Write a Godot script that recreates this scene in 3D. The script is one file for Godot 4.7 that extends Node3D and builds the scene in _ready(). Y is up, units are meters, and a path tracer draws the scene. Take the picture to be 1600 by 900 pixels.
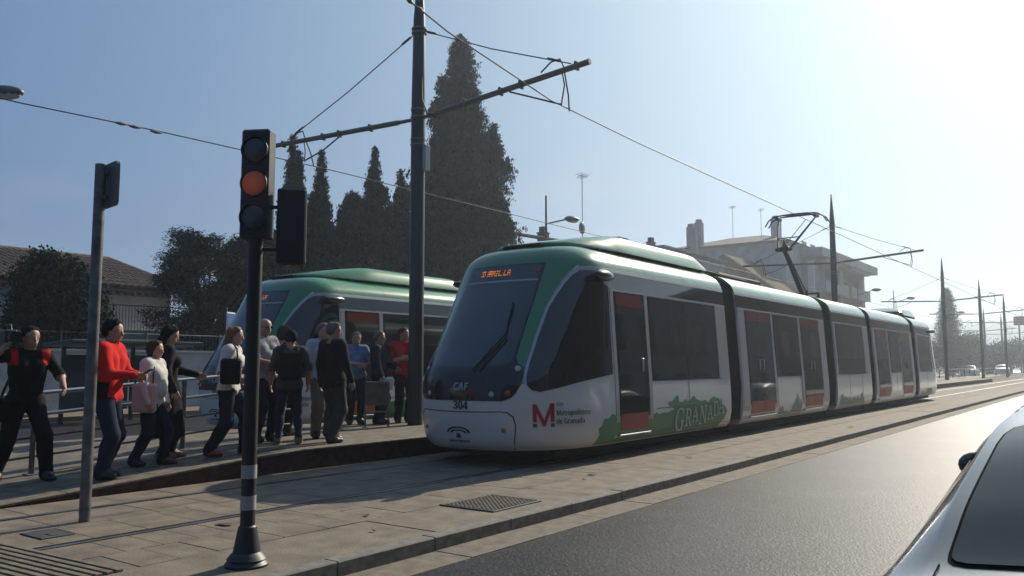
extends Node3D
# A tram stop on a sunny morning: two trams at an island platform, people waiting, a wide avenue beside it.
# World: y up, metres, rail level y = 0, the avenue runs along -z, the road lies 0.14 below rail level.

const SUN_HEIGHT := 33.0
const SUN_TURN := -1.0
var rng := RandomNumberGenerator.new()
var M := {}
var taken := {}

# ------------------------------------------------------------------ geometry collector
class Geo:
	var v := PackedVector3Array()
	var n := PackedVector3Array()
	var c := PackedColorArray()
	var paint := Color.WHITE
	var painted := false
	func put(p: Vector3, q: Vector3) -> void:
		v.push_back(p); n.push_back(q)
		if painted: c.push_back(paint)
	func tri(a: Vector3, b: Vector3, d: Vector3) -> void:
		var q := (b - a).cross(d - a)
		if q.length_squared() < 1e-16: return
		q = q.normalized()
		put(a, q); put(d, q); put(b, q)
	func quad(a: Vector3, b: Vector3, d: Vector3, e: Vector3) -> void:
		tri(a, b, d); tri(a, d, e)
	func tris(a: Vector3, b: Vector3, d: Vector3, na: Vector3, nb: Vector3, nd: Vector3) -> void:
		var q := (b - a).cross(d - a)
		if q.length_squared() < 1e-16: return
		if q.dot(na + nb + nd) < 0.0:
			put(a, na); put(b, nb); put(d, nd)
		else:
			put(a, na); put(d, nd); put(b, nb)
	func box(at: Vector3, size: Vector3, b := Basis.IDENTITY, bevel := 0.0) -> void:
		var h := size * 0.5
		if bevel <= 0.0:
			var p := []
			for i in 8: p.push_back(at + b * Vector3(h.x if i & 1 else -h.x, h.y if i & 2 else -h.y, h.z if i & 4 else -h.z))
			quad(p[4], p[5], p[7], p[6]); quad(p[1], p[0], p[2], p[3])
			quad(p[5], p[1], p[3], p[7]); quad(p[0], p[4], p[6], p[2])
			quad(p[6], p[7], p[3], p[2]); quad(p[0], p[1], p[5], p[4])
			return
		var k := minf(bevel, minf(h.x, minf(h.y, h.z)) * 0.9)
		var e := {}
		for sx in [-1, 1]:
			for sy in [-1, 1]:
				for sz in [-1, 1]:
					var q := Vector3(sx * h.x, sy * h.y, sz * h.z)
					e[[sx, sy, sz, 0]] = at + b * (q - Vector3(0, sy * k, sz * k))
					e[[sx, sy, sz, 1]] = at + b * (q - Vector3(sx * k, 0, sz * k))
					e[[sx, sy, sz, 2]] = at + b * (q - Vector3(sx * k, sy * k, 0))
		var face := func(pts: Array) -> void:
			var mid := Vector3.ZERO
			for p in pts: mid += p
			mid /= pts.size()
			var nn: Vector3 = (pts[1] - pts[0]).cross(pts[2] - pts[0])
			if nn.dot(mid - at) < 0.0: pts.reverse()
			if pts.size() == 4: quad(pts[0], pts[1], pts[2], pts[3])
			else: tri(pts[0], pts[1], pts[2])
		for s in [-1, 1]:
			face.call([e[[s, -1, -1, 0]], e[[s, 1, -1, 0]], e[[s, 1, 1, 0]], e[[s, -1, 1, 0]]])
			face.call([e[[-1, s, -1, 1]], e[[1, s, -1, 1]], e[[1, s, 1, 1]], e[[-1, s, 1, 1]]])
			face.call([e[[-1, -1, s, 2]], e[[1, -1, s, 2]], e[[1, 1, s, 2]], e[[-1, 1, s, 2]]])
			for t in [-1, 1]:
				face.call([e[[s, t, -1, 0]], e[[s, t, 1, 0]], e[[s, t, 1, 1]], e[[s, t, -1, 1]]])
				face.call([e[[s, -1, t, 0]], e[[s, 1, t, 0]], e[[s, 1, t, 2]], e[[s, -1, t, 2]]])
				face.call([e[[-1, s, t, 1]], e[[1, s, t, 1]], e[[1, s, t, 2]], e[[-1, s, t, 2]]])
				for w in [-1, 1]: face.call([e[[s, t, w, 0]], e[[s, t, w, 1]], e[[s, t, w, 2]]])
	func span(x0: float, x1: float, y0: float, y1: float, z0: float, z1: float, bevel := 0.0) -> void:
		box(Vector3(x0 + x1, y0 + y1, z0 + z1) * 0.5, Vector3(absf(x1 - x0), absf(y1 - y0), absf(z1 - z0)), Basis.IDENTITY, bevel)
	# rows of points; normals smoothed over the grid; ring: columns close on themselves
	func grid(rows: Array, ring := false, flip := false) -> void:
		var nr := rows.size()
		var nc: int = rows[0].size()
		var nn := []
		for i in nr:
			var line := PackedVector3Array()
			for j in nc:
				var jm := (j - 1 + nc) % nc if ring else maxi(j - 1, 0)
				var jp := (j + 1) % nc if ring else mini(j + 1, nc - 1)
				var im := maxi(i - 1, 0)
				var ip := mini(i + 1, nr - 1)
				var du: Vector3 = rows[i][jp] - rows[i][jm]
				var dv: Vector3 = rows[ip][j] - rows[im][j]
				var q := du.cross(dv)
				if q.length_squared() < 1e-14:
					du = rows[mini(i + 1, nr - 1)][jp] - rows[mini(i + 1, nr - 1)][jm] + rows[maxi(i - 1, 0)][jp] - rows[maxi(i - 1, 0)][jm]
					q = du.cross(dv)
				q = q.normalized() if q.length_squared() > 1e-16 else Vector3.UP
				line.push_back(-q if flip else q)
			nn.push_back(line)
		for i in nr - 1:
			for j in (nc if ring else nc - 1):
				var k := (j + 1) % nc
				tris(rows[i][j], rows[i][k], rows[i + 1][k], nn[i][j], nn[i][k], nn[i + 1][k])
				tris(rows[i][j], rows[i + 1][k], rows[i + 1][j], nn[i][j], nn[i + 1][k], nn[i + 1][j])
	func tube(pts: Array, r, seg := 8, caps := true) -> void:
		var rows := []
		var count := pts.size()
		var up := Vector3.UP
		var d0: Vector3 = (pts[1] - pts[0]).normalized()
		if absf(d0.dot(up)) > 0.95: up = Vector3.RIGHT
		for i in count:
			var d: Vector3 = (pts[mini(i + 1, count - 1)] - pts[maxi(i - 1, 0)]).normalized()
			var sx := d.cross(up).normalized()
			var sy := sx.cross(d).normalized()
			up = sy
			var rr: float = r[i] if r is Array else r
			var line := PackedVector3Array()
			for j in seg:
				var t := TAU * j / seg
				line.push_back(pts[i] + (sx * cos(t) + sy * sin(t)) * rr)
			rows.push_back(line)
		grid(rows, true)
		if caps:
			for e in [0, count - 1]:
				var line: PackedVector3Array = rows[e]
				for j in range(1, seg - 1):
					if e == 0: tri(line[0], line[j + 1], line[j])
					else: tri(line[0], line[j], line[j + 1])
	func bar(a: Vector3, b: Vector3, r: float, seg := 8) -> void:
		tube([a, b], r, seg)
	func lathe(prof: Array, seg := 16, x := Transform3D.IDENTITY) -> void:
		# sharp between segments of the profile, smooth around
		for i in prof.size() - 1:
			var a: Vector2 = prof[i]
			var b: Vector2 = prof[i + 1]
			var slope := Vector2(b.y - a.y, -(b.x - a.x)).normalized()
			for j in seg:
				var t0 := TAU * j / seg
				var t1 := TAU * (j + 1) / seg
				var e0 := Vector3(cos(t0), 0, sin(t0))
				var e1 := Vector3(cos(t1), 0, sin(t1))
				var n0 := (x.basis * (e0 * slope.x + Vector3.UP * slope.y)).normalized()
				var n1 := (x.basis * (e1 * slope.x + Vector3.UP * slope.y)).normalized()
				var p0 := x * (e0 * a.x + Vector3.UP * a.y)
				var p1 := x * (e1 * a.x + Vector3.UP * a.y)
				var p2 := x * (e1 * b.x + Vector3.UP * b.y)
				var p3 := x * (e0 * b.x + Vector3.UP * b.y)
				tris(p0, p1, p2, n0, n1, n1); tris(p0, p2, p3, n0, n1, n0)
	func ball(at: Vector3, r: Vector3, seg := 10, b := Basis.IDENTITY) -> void:
		var rows := []
		for i in seg / 2 + 1:
			var f := PI * i / (seg / 2) - PI / 2
			var line := PackedVector3Array()
			for j in seg:
				var t := TAU * j / seg
				line.push_back(at + b * Vector3(cos(f) * cos(t) * r.x, sin(f) * r.y, cos(f) * sin(t) * r.z))
			rows.push_back(line)
		for i in rows.size() - 1:
			for j in seg:
				var k := (j + 1) % seg
				var q := [rows[i][j], rows[i][k], rows[i + 1][k], rows[i + 1][j]]
				var w := []
				for p in q:
					var loc: Vector3 = b.inverse() * (p - at)
					w.push_back((b * Vector3(loc.x / (r.x * r.x), loc.y / (r.y * r.y), loc.z / (r.z * r.z))).normalized())
				tris(q[0], q[1], q[2], w[0], w[1], w[2]); tris(q[0], q[2], q[3], w[0], w[2], w[3])
	# polygon in x y extruded along local z from 0 to depth
	func prism(poly: PackedVector2Array, depth: float, x := Transform3D.IDENTITY) -> void:
		var p := poly
		if Geometry2D.is_polygon_clockwise(p):
			p = p.duplicate(); p.reverse()
		var ids := Geometry2D.triangulate_polygon(p)
		for i in range(0, ids.size(), 3):
			var t := [p[ids[i]], p[ids[i + 1]], p[ids[i + 2]]]
			if (t[1] - t[0]).cross(t[2] - t[0]) < 0: t = [t[0], t[2], t[1]]
			tri(x * Vector3(t[0].x, t[0].y, depth), x * Vector3(t[1].x, t[1].y, depth), x * Vector3(t[2].x, t[2].y, depth))
			tri(x * Vector3(t[0].x, t[0].y, 0), x * Vector3(t[2].x, t[2].y, 0), x * Vector3(t[1].x, t[1].y, 0))
		for i in p.size():
			var a := p[i]
			var b := p[(i + 1) % p.size()]
			quad(x * Vector3(a.x, a.y, 0), x * Vector3(b.x, b.y, 0), x * Vector3(b.x, b.y, depth), x * Vector3(a.x, a.y, depth))
	func mesh(m: Material) -> ArrayMesh:
		var a := []
		a.resize(Mesh.ARRAY_MAX)
		a[Mesh.ARRAY_VERTEX] = v
		a[Mesh.ARRAY_NORMAL] = n
		if painted: a[Mesh.ARRAY_COLOR] = c
		var out := ArrayMesh.new()
		if v.size() > 0:
			out.add_surface_from_arrays(Mesh.PRIMITIVE_TRIANGLES, a)
			out.surface_set_material(0, m)
		return out

# ------------------------------------------------------------------ naming, tagging, placing
func numbered(called: String) -> String:
	taken[called] = taken.get(called, -1) + 1
	return called if taken[called] == 0 else "%s_%03d" % [called, taken[called]]
func tag(o: Node, label: String, category: String, group := "") -> Node:
	o.set_meta("label", label); o.set_meta("category", category)
	if group: o.set_meta("group", group)
	return o
func thing(called: String, label: String, category: String, at := Vector3.ZERO, turn := 0.0, group := "") -> Node3D:
	var o := Node3D.new()
	o.name = numbered(called); add_child(o)
	o.position = at; o.rotation.y = turn
	tag(o, label, category, group)
	return o
func part(called: String, g: Geo, m: Material, parent: Node) -> MeshInstance3D:
	var o := MeshInstance3D.new()
	o.name = called; o.mesh = g.mesh(m)
	parent.add_child(o, true)
	return o
func piece(called: String, mesh: Mesh, parent: Node, x: Transform3D, m: Material = null) -> MeshInstance3D:
	var o := MeshInstance3D.new()
	o.name = called; o.mesh = mesh; o.transform = x
	if m: o.material_override = m
	parent.add_child(o, true)
	return o
func one(called: String, g: Geo, m: Material, label: String, category: String, group := "") -> MeshInstance3D:
	var o := MeshInstance3D.new()
	o.name = numbered(called); o.mesh = g.mesh(m); add_child(o)
	tag(o, label, category, group)
	return o
func struct(called: String, g: Geo, m: Material) -> MeshInstance3D:
	var o := MeshInstance3D.new()
	o.name = called; o.mesh = g.mesh(m); add_child(o)
	o.set_meta("kind", "structure")
	return o
func copy(o: Node3D, label: String, at: Vector3, turn := 0.0, group := "") -> Node3D:
	var r: Node3D = o.duplicate()
	var base := String(o.name)
	if base.length() > 4 and base.right(3).is_valid_int(): base = base.left(base.length() - 4)
	r.name = numbered(base); add_child(r)
	r.position = at; r.rotation.y = turn
	r.set_meta("label", label)
	if group: r.set_meta("group", group)
	return r
func xf(at: Vector3, b := Basis.IDENTITY) -> Transform3D: return Transform3D(b, at)

# ------------------------------------------------------------------ materials
func lin(r: float, g: float, b: float) -> Color: return Color(r, g, b).linear_to_srgb()
func mat(c: Color, rough := 0.6, metal := 0.0, spec := 0.5) -> StandardMaterial3D:
	var m := StandardMaterial3D.new()
	m.albedo_color = c.linear_to_srgb(); m.roughness = rough; m.metallic = metal; m.metallic_specular = spec
	return m
func noise_image(size: int, freq: float, kind: int, seed_: int, lo: float, hi: float, oct := 3, gamma := 1.0) -> Image:
	var f := FastNoiseLite.new()
	f.noise_type = kind; f.seed = seed_; f.frequency = freq; f.fractal_octaves = oct
	if kind == FastNoiseLite.TYPE_CELLULAR: f.cellular_return_type = FastNoiseLite.RETURN_CELL_VALUE
	var im := f.get_seamless_image(size, size)
	im.convert(Image.FORMAT_L8)
	var d := im.get_data()
	var lut := PackedByteArray()
	for i in 256: lut.push_back(int(clampf(lerpf(lo, hi, pow(i / 255.0, gamma)), 0, 1) * 255))
	for i in d.size(): d[i] = lut[d[i]]
	return Image.create_from_data(size, size, false, Image.FORMAT_L8, d)
func tex(im: Image) -> ImageTexture:
	im.generate_mipmaps()
	return ImageTexture.create_from_image(im)
# a material whose colour is broken up by fine grain and coarse patches, laid in world space
func rough_mat(c: Color, rough: float, fine: ImageTexture, scale: float, bump: ImageTexture = null, depth := 0.3, patches: ImageTexture = null, pscale := 0.2) -> StandardMaterial3D:
	var m := mat(c, rough)
	m.albedo_texture = fine
	m.uv1_triplanar = true; m.uv1_world_triplanar = true; m.uv1_scale = Vector3.ONE * scale
	if bump:
		m.normal_enabled = true; m.normal_texture = bump; m.normal_scale = depth
	if patches:
		m.detail_enabled = true; m.detail_albedo = patches; m.detail_blend_mode = BaseMaterial3D.BLEND_MODE_MUL
		m.detail_uv_layer = BaseMaterial3D.DETAIL_UV_2
		m.uv2_triplanar = true; m.uv2_world_triplanar = true; m.uv2_scale = Vector3.ONE * pscale
	return m
func bumped(im: Image, k: float) -> ImageTexture:
	var b: Image = im.duplicate()
	b.convert(Image.FORMAT_RGBA8)
	b.bump_map_to_normal_map(k)
	return tex(b)

func make_materials() -> void:
	var S := FastNoiseLite.TYPE_SIMPLEX_SMOOTH
	var grain := noise_image(512, 0.09, S, 3, 0.72, 1.0)
	var grain_t := tex(grain)
	var grain_n := bumped(grain, 5.0)
	var cell := noise_image(512, 0.13, FastNoiseLite.TYPE_CELLULAR, 9, 0.3, 1.0, 1)
	var cell_t := tex(cell)
	var cell_n := bumped(cell, 4.0)
	var patch := tex(noise_image(256, 0.02, S, 21, 0.62, 1.0, 4))
	var soft := tex(noise_image(256, 0.025, S, 33, 0.84, 1.0, 4))
	var mottle := tex(noise_image(256, 0.035, S, 71, 0.68, 1.0, 5, 0.75))
	var stain := tex(noise_image(256, 0.03, S, 5, 0.45, 1.0, 5, 0.6))
	M.asphalt = rough_mat(Color(0.066, 0.066, 0.065), 0.5, cell_t, 0.95, cell_n, 0.38, patch, 0.12)
	M.asphalt.metallic_specular = 0.36
	var tones := [Color(0.275, 0.222, 0.156), Color(0.258, 0.208, 0.148), Color(0.285, 0.228, 0.16), Color(0.268, 0.212, 0.146)]
	M.slab = []
	for t in tones: M.slab.push_back(rough_mat(t, 0.85, grain_t, 0.9, grain_n, 0.4, mottle, 0.28))
	M.joint = rough_mat(Color(0.19, 0.15, 0.108), 0.95, grain_t, 1.3, grain_n, 0.6, patch, 0.5)
	M.bed = rough_mat(Color(0.26, 0.21, 0.148), 0.9, grain_t, 0.8, grain_n, 0.5, mottle, 0.3)
	M.kerb = rough_mat(Color(0.27, 0.248, 0.215), 0.85, grain_t, 1.6, grain_n, 0.5, mottle, 0.8)
	M.gutter = rough_mat(Color(0.26, 0.21, 0.15), 0.85, grain_t, 1.2, grain_n, 0.5, mottle, 0.6)
	M.platform = rough_mat(Color(0.26, 0.21, 0.15), 0.85, grain_t, 1.0, grain_n, 0.4, stain, 0.4)
	M.coping = rough_mat(Color(0.28, 0.228, 0.165), 0.8, grain_t, 1.2, grain_n, 0.4, stain, 0.7)
	M.riser = rough_mat(Color(0.13, 0.05, 0.03), 0.85, grain_t, 1.1, grain_n, 0.4, stain, 0.8)
	M.earth = rough_mat(Color(0.17, 0.145, 0.105), 0.95, grain_t, 0.35, null, 0, patch, 0.06)
	M.rail = mat(Color(0.30, 0.28, 0.26), 0.33, 0.9)
	M.tram_white = mat(Color(0.64, 0.62, 0.59), 0.28)
	M.tram_white.clearcoat_enabled = true; M.tram_white.clearcoat = 0.5; M.tram_white.clearcoat_roughness = 0.12
	M.tram_green = mat(Color(0.018, 0.165, 0.05), 0.26)
	M.tram_green.clearcoat_enabled = true; M.tram_green.clearcoat = 0.7; M.tram_green.clearcoat_roughness = 0.16
	M.tram_grey = mat(Color(0.34, 0.34, 0.34), 0.35)
	M.tram_silver = mat(Color(0.38, 0.39, 0.40), 0.4, 0.3)
	M.tram_black = mat(Color(0.012, 0.012, 0.014), 0.16)
	M.glass = mat(Color(0.012, 0.014, 0.016), 0.04, 0.0, 0.6)
	M.windscreen = mat(Color(0.014, 0.018, 0.022), 0.04, 0.0, 0.75)
	M.rubber = mat(Color(0.02, 0.02, 0.02), 0.8, 0.0, 0.3)
	M.under = mat(Color(0.035, 0.034, 0.033), 0.8)
	M.red_panel = mat(Color(0.36, 0.035, 0.02), 0.45)
	M.red_glass = mat(Color(0.16, 0.018, 0.014), 0.1)
	M.decal_green = mat(Color(0.045, 0.19, 0.085), 0.4)
	M.decal_pale = mat(Color(0.42, 0.47, 0.42), 0.4)
	M.decal_red = mat(Color(0.40, 0.02, 0.03), 0.4)
	M.decal_dark = mat(Color(0.03, 0.035, 0.035), 0.5)
	M.decal_teal = mat(Color(0.03, 0.10, 0.07), 0.45)
	M.pole = mat(Color(0.035, 0.036, 0.042), 0.42, 0.3)
	M.arm = mat(Color(0.16, 0.14, 0.12), 0.55, 0.4)
	M.wire = mat(Color(0.03, 0.028, 0.026), 0.6, 0.4)
	M.galv = rough_mat(Color(0.26, 0.27, 0.26), 0.5, grain_t, 2.0, null, 0, patch, 1.2)
	M.galv.metallic = 0.35
	M.steel = mat(Color(0.45, 0.45, 0.44), 0.3, 0.8)
	M.black = mat(Color(0.014, 0.014, 0.015), 0.5)
	M.black_gloss = mat(Color(0.012, 0.012, 0.013), 0.25)
	M.band = mat(Color(0.30, 0.30, 0.29), 0.6)
	M.white = mat(Color(0.6, 0.6, 0.58), 0.6)
	M.lens_dark = mat(Color(0.045, 0.05, 0.05), 0.18)
	M.lens_amber = mat(Color(0.08, 0.035, 0.02), 0.4)
	M.amber = mat(Color(0.4, 0.16, 0.08), 0.5)
	M.amber.emission_enabled = true; M.amber.emission = Color(1.0, 0.58, 0.44); M.amber.emission_energy_multiplier = 0.36
	M.led = mat(Color(0.4, 0.15, 0.02), 0.5)
	M.led.emission_enabled = true; M.led.emission = Color(1.0, 0.55, 0.18); M.led.emission_energy_multiplier = 0.6
	M.lamp_red = mat(Color(0.35, 0.03, 0.03), 0.15)
	M.lamp_clear = mat(Color(0.45, 0.46, 0.47), 0.12)
	M.lamp_orange = mat(Color(0.5, 0.14, 0.03), 0.2)
	M.iron = rough_mat(Color(0.10, 0.095, 0.085), 0.6, grain_t, 3.0, null, 0, patch, 1.5)
	M.plaster = rough_mat(Color(0.70, 0.69, 0.67), 0.9, grain_t, 0.5, null, 0, soft, 0.16)
	M.plaster_warm = rough_mat(Color(0.60, 0.54, 0.46), 0.9, grain_t, 0.5, null, 0, soft, 0.12)
	M.ochre = rough_mat(Color(0.36, 0.25, 0.14), 0.9, grain_t, 0.5, null, 0, soft, 0.12)
	M.wall_grey = rough_mat(Color(0.60, 0.61, 0.63), 0.9, grain_t, 0.6, null, 0, soft, 0.2)
	M.roof = rough_mat(Color(0.42, 0.30, 0.21), 0.9, cell_t, 1.2, null, 0, stain, 0.35)
	M.roof_grey = rough_mat(Color(0.24, 0.20, 0.18), 0.9, cell_t, 1.0, null, 0, stain, 0.3)
	M.brick = rough_mat(Color(0.26, 0.15, 0.10), 0.9, grain_t, 1.0, null, 0, stain, 0.4)
	M.pane = mat(Color(0.03, 0.035, 0.04), 0.08)
	M.shutter = mat(Color(0.30, 0.28, 0.25), 0.7)
	M.bark = rough_mat(Color(0.075, 0.058, 0.042), 0.95, grain_t, 2.0, grain_n, 0.8)
	M.blue_sign = mat(Color(0.03, 0.09, 0.30), 0.4)
	M.sign_red = mat(Color(0.18, 0.035, 0.03), 0.5)
	M.hill = mat(Color(0.13, 0.13, 0.11), 1.0)
	for l in [["leaf_cypress", Color(0.013, 0.022, 0.009)], ["leaf_oak", Color(0.015, 0.021, 0.009)], ["leaf_cedar", Color(0.026, 0.034, 0.015)], ["leaf_light", Color(0.085, 0.10, 0.035)], ["leaf_fir", Color(0.035, 0.05, 0.035)]]:
		var m := mat(Color.WHITE, 0.8, 0.0, 0.15)
		m.vertex_color_use_as_albedo = true
		m.backlight_enabled = true; m.backlight = l[1].linear_to_srgb() * 0.35
		m.cull_mode = BaseMaterial3D.CULL_DISABLED
		M[l[0]] = m; M[l[0] + "_c"] = l[1]

# ------------------------------------------------------------------ sky, sun, camera
func make_view() -> void:
	var cam := Camera3D.new()
	cam.name = "camera"; add_child(cam)
	cam.fov = 38.19; cam.near = 0.05; cam.far = 3000.0
	cam.position = Vector3(0, 1.35, 0)
	cam.rotation = Vector3(deg_to_rad(5.274), deg_to_rad(36.328), 0)
	cam.current = true
	var sun := DirectionalLight3D.new()
	sun.name = "sun"; add_child(sun)
	sun.light_energy = 1.6; sun.light_color = Color(1.0, 0.955, 0.885); sun.light_angular_distance = 0.5
	sun.shadow_enabled = true
	sun.rotation_degrees = Vector3(-SUN_HEIGHT, 180.0 + SUN_TURN, 0)
	var env := Environment.new()
	env.background_mode = Environment.BG_SKY
	env.sky = Sky.new()
	env.sky.sky_material = make_sky()
	env.background_energy_multiplier = 0.8
	env.tonemap_mode = Environment.TONE_MAPPER_LINEAR
	env.tonemap_exposure = 1.2
	env.sdfgi_enabled = true; env.ssao_enabled = true; env.ssil_enabled = true
	env.volumetric_fog_enabled = true
	env.volumetric_fog_density = 0.0014; env.volumetric_fog_anisotropy = 0.6
	env.volumetric_fog_albedo = Color(0.90, 0.95, 1.0)
	var we := WorldEnvironment.new()
	we.name = "environment"; we.environment = env; add_child(we)

# clear air, paler towards the horizon and towards the sun, the same law all round
func make_sky() -> PanoramaSkyMaterial:
	var w := 768
	var h := 384
	var e := deg_to_rad(SUN_HEIGHT)
	var t := deg_to_rad(SUN_TURN)
	var to_sun := Vector3(-sin(t) * cos(e), sin(e), -cos(t) * cos(e))
	var f := FastNoiseLite.new()
	f.seed = 4; f.frequency = 1.6; f.fractal_octaves = 5
	var a := PackedFloat32Array()
	a.resize(w * h * 3)
	var k := 0
	for j in h:
		var th := PI * (j + 0.5) / h
		for i in w:
			var ph := TAU * (i + 0.5) / w
			var d := Vector3(sin(ph) * sin(th), cos(th), -cos(ph) * sin(th))
			var g := rad_to_deg(acos(clampf(d.dot(to_sun), -1, 1)))
			var low := exp(-maxf(d.y, 0.0) * 5.0)
			var halo := low * exp(-(g - 22.0) / 30.0)
			var r := 0.056 + 0.46 * exp(-(g - 22.0) / 22.0) + 0.50 * halo
			var gg := 0.158 + 0.52 * exp(-(g - 22.0) / 23.0) + 0.53 * halo
			var b := 0.36 + 0.45 * exp(-(g - 22.0) / 24.0) + 0.52 * halo
			var cloud := clampf((f.get_noise_3d(d.x * 1.2, d.y * 4.0, d.z * 1.2) - 0.28) * 2.0, 0, 1) * 0.35 * exp(-absf(d.y - 0.16) * 14.0)
			a[k] = lerpf(r, 0.62, cloud); a[k + 1] = lerpf(gg, 0.66, cloud); a[k + 2] = lerpf(b, 0.70, cloud)
			k += 3
	var im := Image.create_from_data(w, h, false, Image.FORMAT_RGBF, a.to_byte_array())
	var p := PanoramaSkyMaterial.new()
	p.panorama = ImageTexture.create_from_image(im)
	return p

# ------------------------------------------------------------------ ground, road, tracks, platform
const TRACK_A := -7.25
const TRACK_B := -13.75
const EDGE := -8.62
func ramp(z: float) -> float: return clampf((-3.2 - z) / 3.8, 0, 1) * 0.26

func make_ground() -> void:
	var g := Geo.new()
	g.quad(Vector3(-900, -0.24, 200), Vector3(900, -0.24, 200), Vector3(900, -0.24, -1500), Vector3(-900, -0.24, -1500))
	struct("ground", g, M.earth)
	g = Geo.new()
	g.span(-4.05, 3.0, -0.23, -0.10, 40, -420)
	struct("road", g, M.asphalt)
	# kerb stones and gutter slabs
	var kb := struct("kerb", _strip(-4.57, -4.42, -0.23, -0.012, -70, -420), M.kerb)
	var ks := Geo.new()
	ks.box(Vector3(0, -0.115, 0), Vector3(0.150, 0.23, 0.996), Basis.IDENTITY, 0.008)
	var km := ks.mesh(M.kerb)
	for i in 74:
		var z := 3.5 - i
		piece("kerb_stone", km, kb, xf(Vector3(-4.495 + rng.randf_range(-0.004, 0.004), 0.006 + rng.randf_range(-0.003, 0.003), z), Basis(Vector3.UP, rng.randf_range(-0.004, 0.004))))
	var gt := struct("gutter", _strip(-4.42, -4.05, -0.23, -0.102, -50, -420), M.gutter)
	var gs := Geo.new()
	gs.box(Vector3(0, -0.04, 0), Vector3(0.365, 0.08, 0.997), Basis.IDENTITY, 0.003)
	var gm := gs.mesh(M.gutter)
	for i in 54:
		piece("gutter_slab", gm, gt, xf(Vector3(-4.235, -0.094 + rng.randf_range(-0.002, 0.002), 3.5 - i), Basis(Vector3.RIGHT, rng.randf_range(-0.003, 0.003))))
	# bed of both tracks
	g = Geo.new()
	g.span(-15.4, -4.571, -0.23, -0.045, 30, -420)
	var bed := struct("tram_bed", g, M.joint)
	# courses of paving slabs: columns by x, length by z
	var cols := [[-4.575, -5.40, 2.4, 0], [-5.412, -5.93, 0.30, 1], [-5.938, -6.45, 0.30, 2], [-6.59, -7.245, 0.30, 1], [-7.255, -7.915, 0.30, 2], [-8.045, -8.60, 0.60, 1]]
	var far := Geo.new()
	for c in cols:
		var wide: float = absf(c[1] - c[0]) - 0.002
		var meshes := []
		for m in M.slab:
			for q in 2:
				var s := Geo.new()
				var long: float = c[2] * (1.0 if q == 0 else 1.5) - 0.004
				s.box(Vector3(0, -0.02, 0), Vector3(wide, 0.04, long), Basis.IDENTITY, 0.003)
				meshes.push_back(s.mesh(m))
		var z: float = 2.0 + c[3] * 0.11
		while z > -60.0:
			var q := 1 if c[2] < 1.0 and rng.randf() < 0.3 else 0
			var long: float = c[2] * (1.0 if q == 0 else 1.5)
			var at := Vector3((c[0] + c[1]) * 0.5, rng.randf_range(-0.0015, 0.0015), z - long * 0.5)
			var bs := Basis(Vector3(rng.randf_range(-1, 1), 0, rng.randf_range(-1, 1)).normalized(), rng.randf_range(0, 0.003))
			if z > -12.5 and z < -1.4: piece("paving_slab", meshes[(rng.randi() % 4) * 2 + q], bed, xf(at, bs))
			else: far.box(at - Vector3(0, 0.02, 0), Vector3(wide, 0.04, long - 0.007), bs)
			z -= long
	var fs := part("distant_paving", far, M.slab[0], bed)
	fs.set_meta("kind", "stuff")
	g = Geo.new()
	g.span(-6.45, -4.575, -0.05, -0.001, -60, -420)
	g.span(-7.915, -6.59, -0.05, -0.001, -60, -420)
	g.span(-8.60, -8.045, -0.05, -0.001, -60, -420)
	for s in [[-12.3, -12.95], [-13.09, -14.41], [-14.55, -15.4]]: g.span(s[1], s[0], -0.05, -0.001, 25, -420)
	part("concrete_infill", g, M.bed, bed)
	# grooved rails
	for tr in [TRACK_A, TRACK_B]:
		for s in [-1, 1]:
			var r := Geo.new()
			var x0: float = tr + s * 0.7175
			r.span(x0, x0 + s * 0.062, -0.05, 0.002, 25, -420)
			r.span(x0 - s * 0.042, x0 - s * 0.062, -0.05, 0.001, 25, -420)
			var rr := part("tram_rail", r, M.rail, bed)
			var f := Geo.new()
			f.span(x0 - s * 0.042, x0, -0.05, -0.034, 25, -420)
			part("rail_groove", f, M.rail, rr)
	# island platform with a ramp at its near end
	make_platform("platform", -3.2, -45.0, true)
	make_platform("distant_platform", -50.0, -76.0, false)
	# far carriageway and pavement
	g = Geo.new()
	g.span(-22.0, -15.4, -0.23, -0.10, 40, -420)
	struct("far_road", g, M.asphalt)
	g = Geo.new()
	g.span(-60.0, -22.0, -0.23, 0.02, 40, -70)
	struct("far_pavement", g, M.bed)
	g = Geo.new()
	g.span(3.0, 40.0, -0.23, 0.0, 40, -300)
	struct("near_pavement", g, M.platform)

func _strip(x0: float, x1: float, y0: float, y1: float, z0: float, z1: float) -> Geo:
	var g := Geo.new()
	g.span(x0, x1, y0, y1, z0, z1)
	return g

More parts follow.
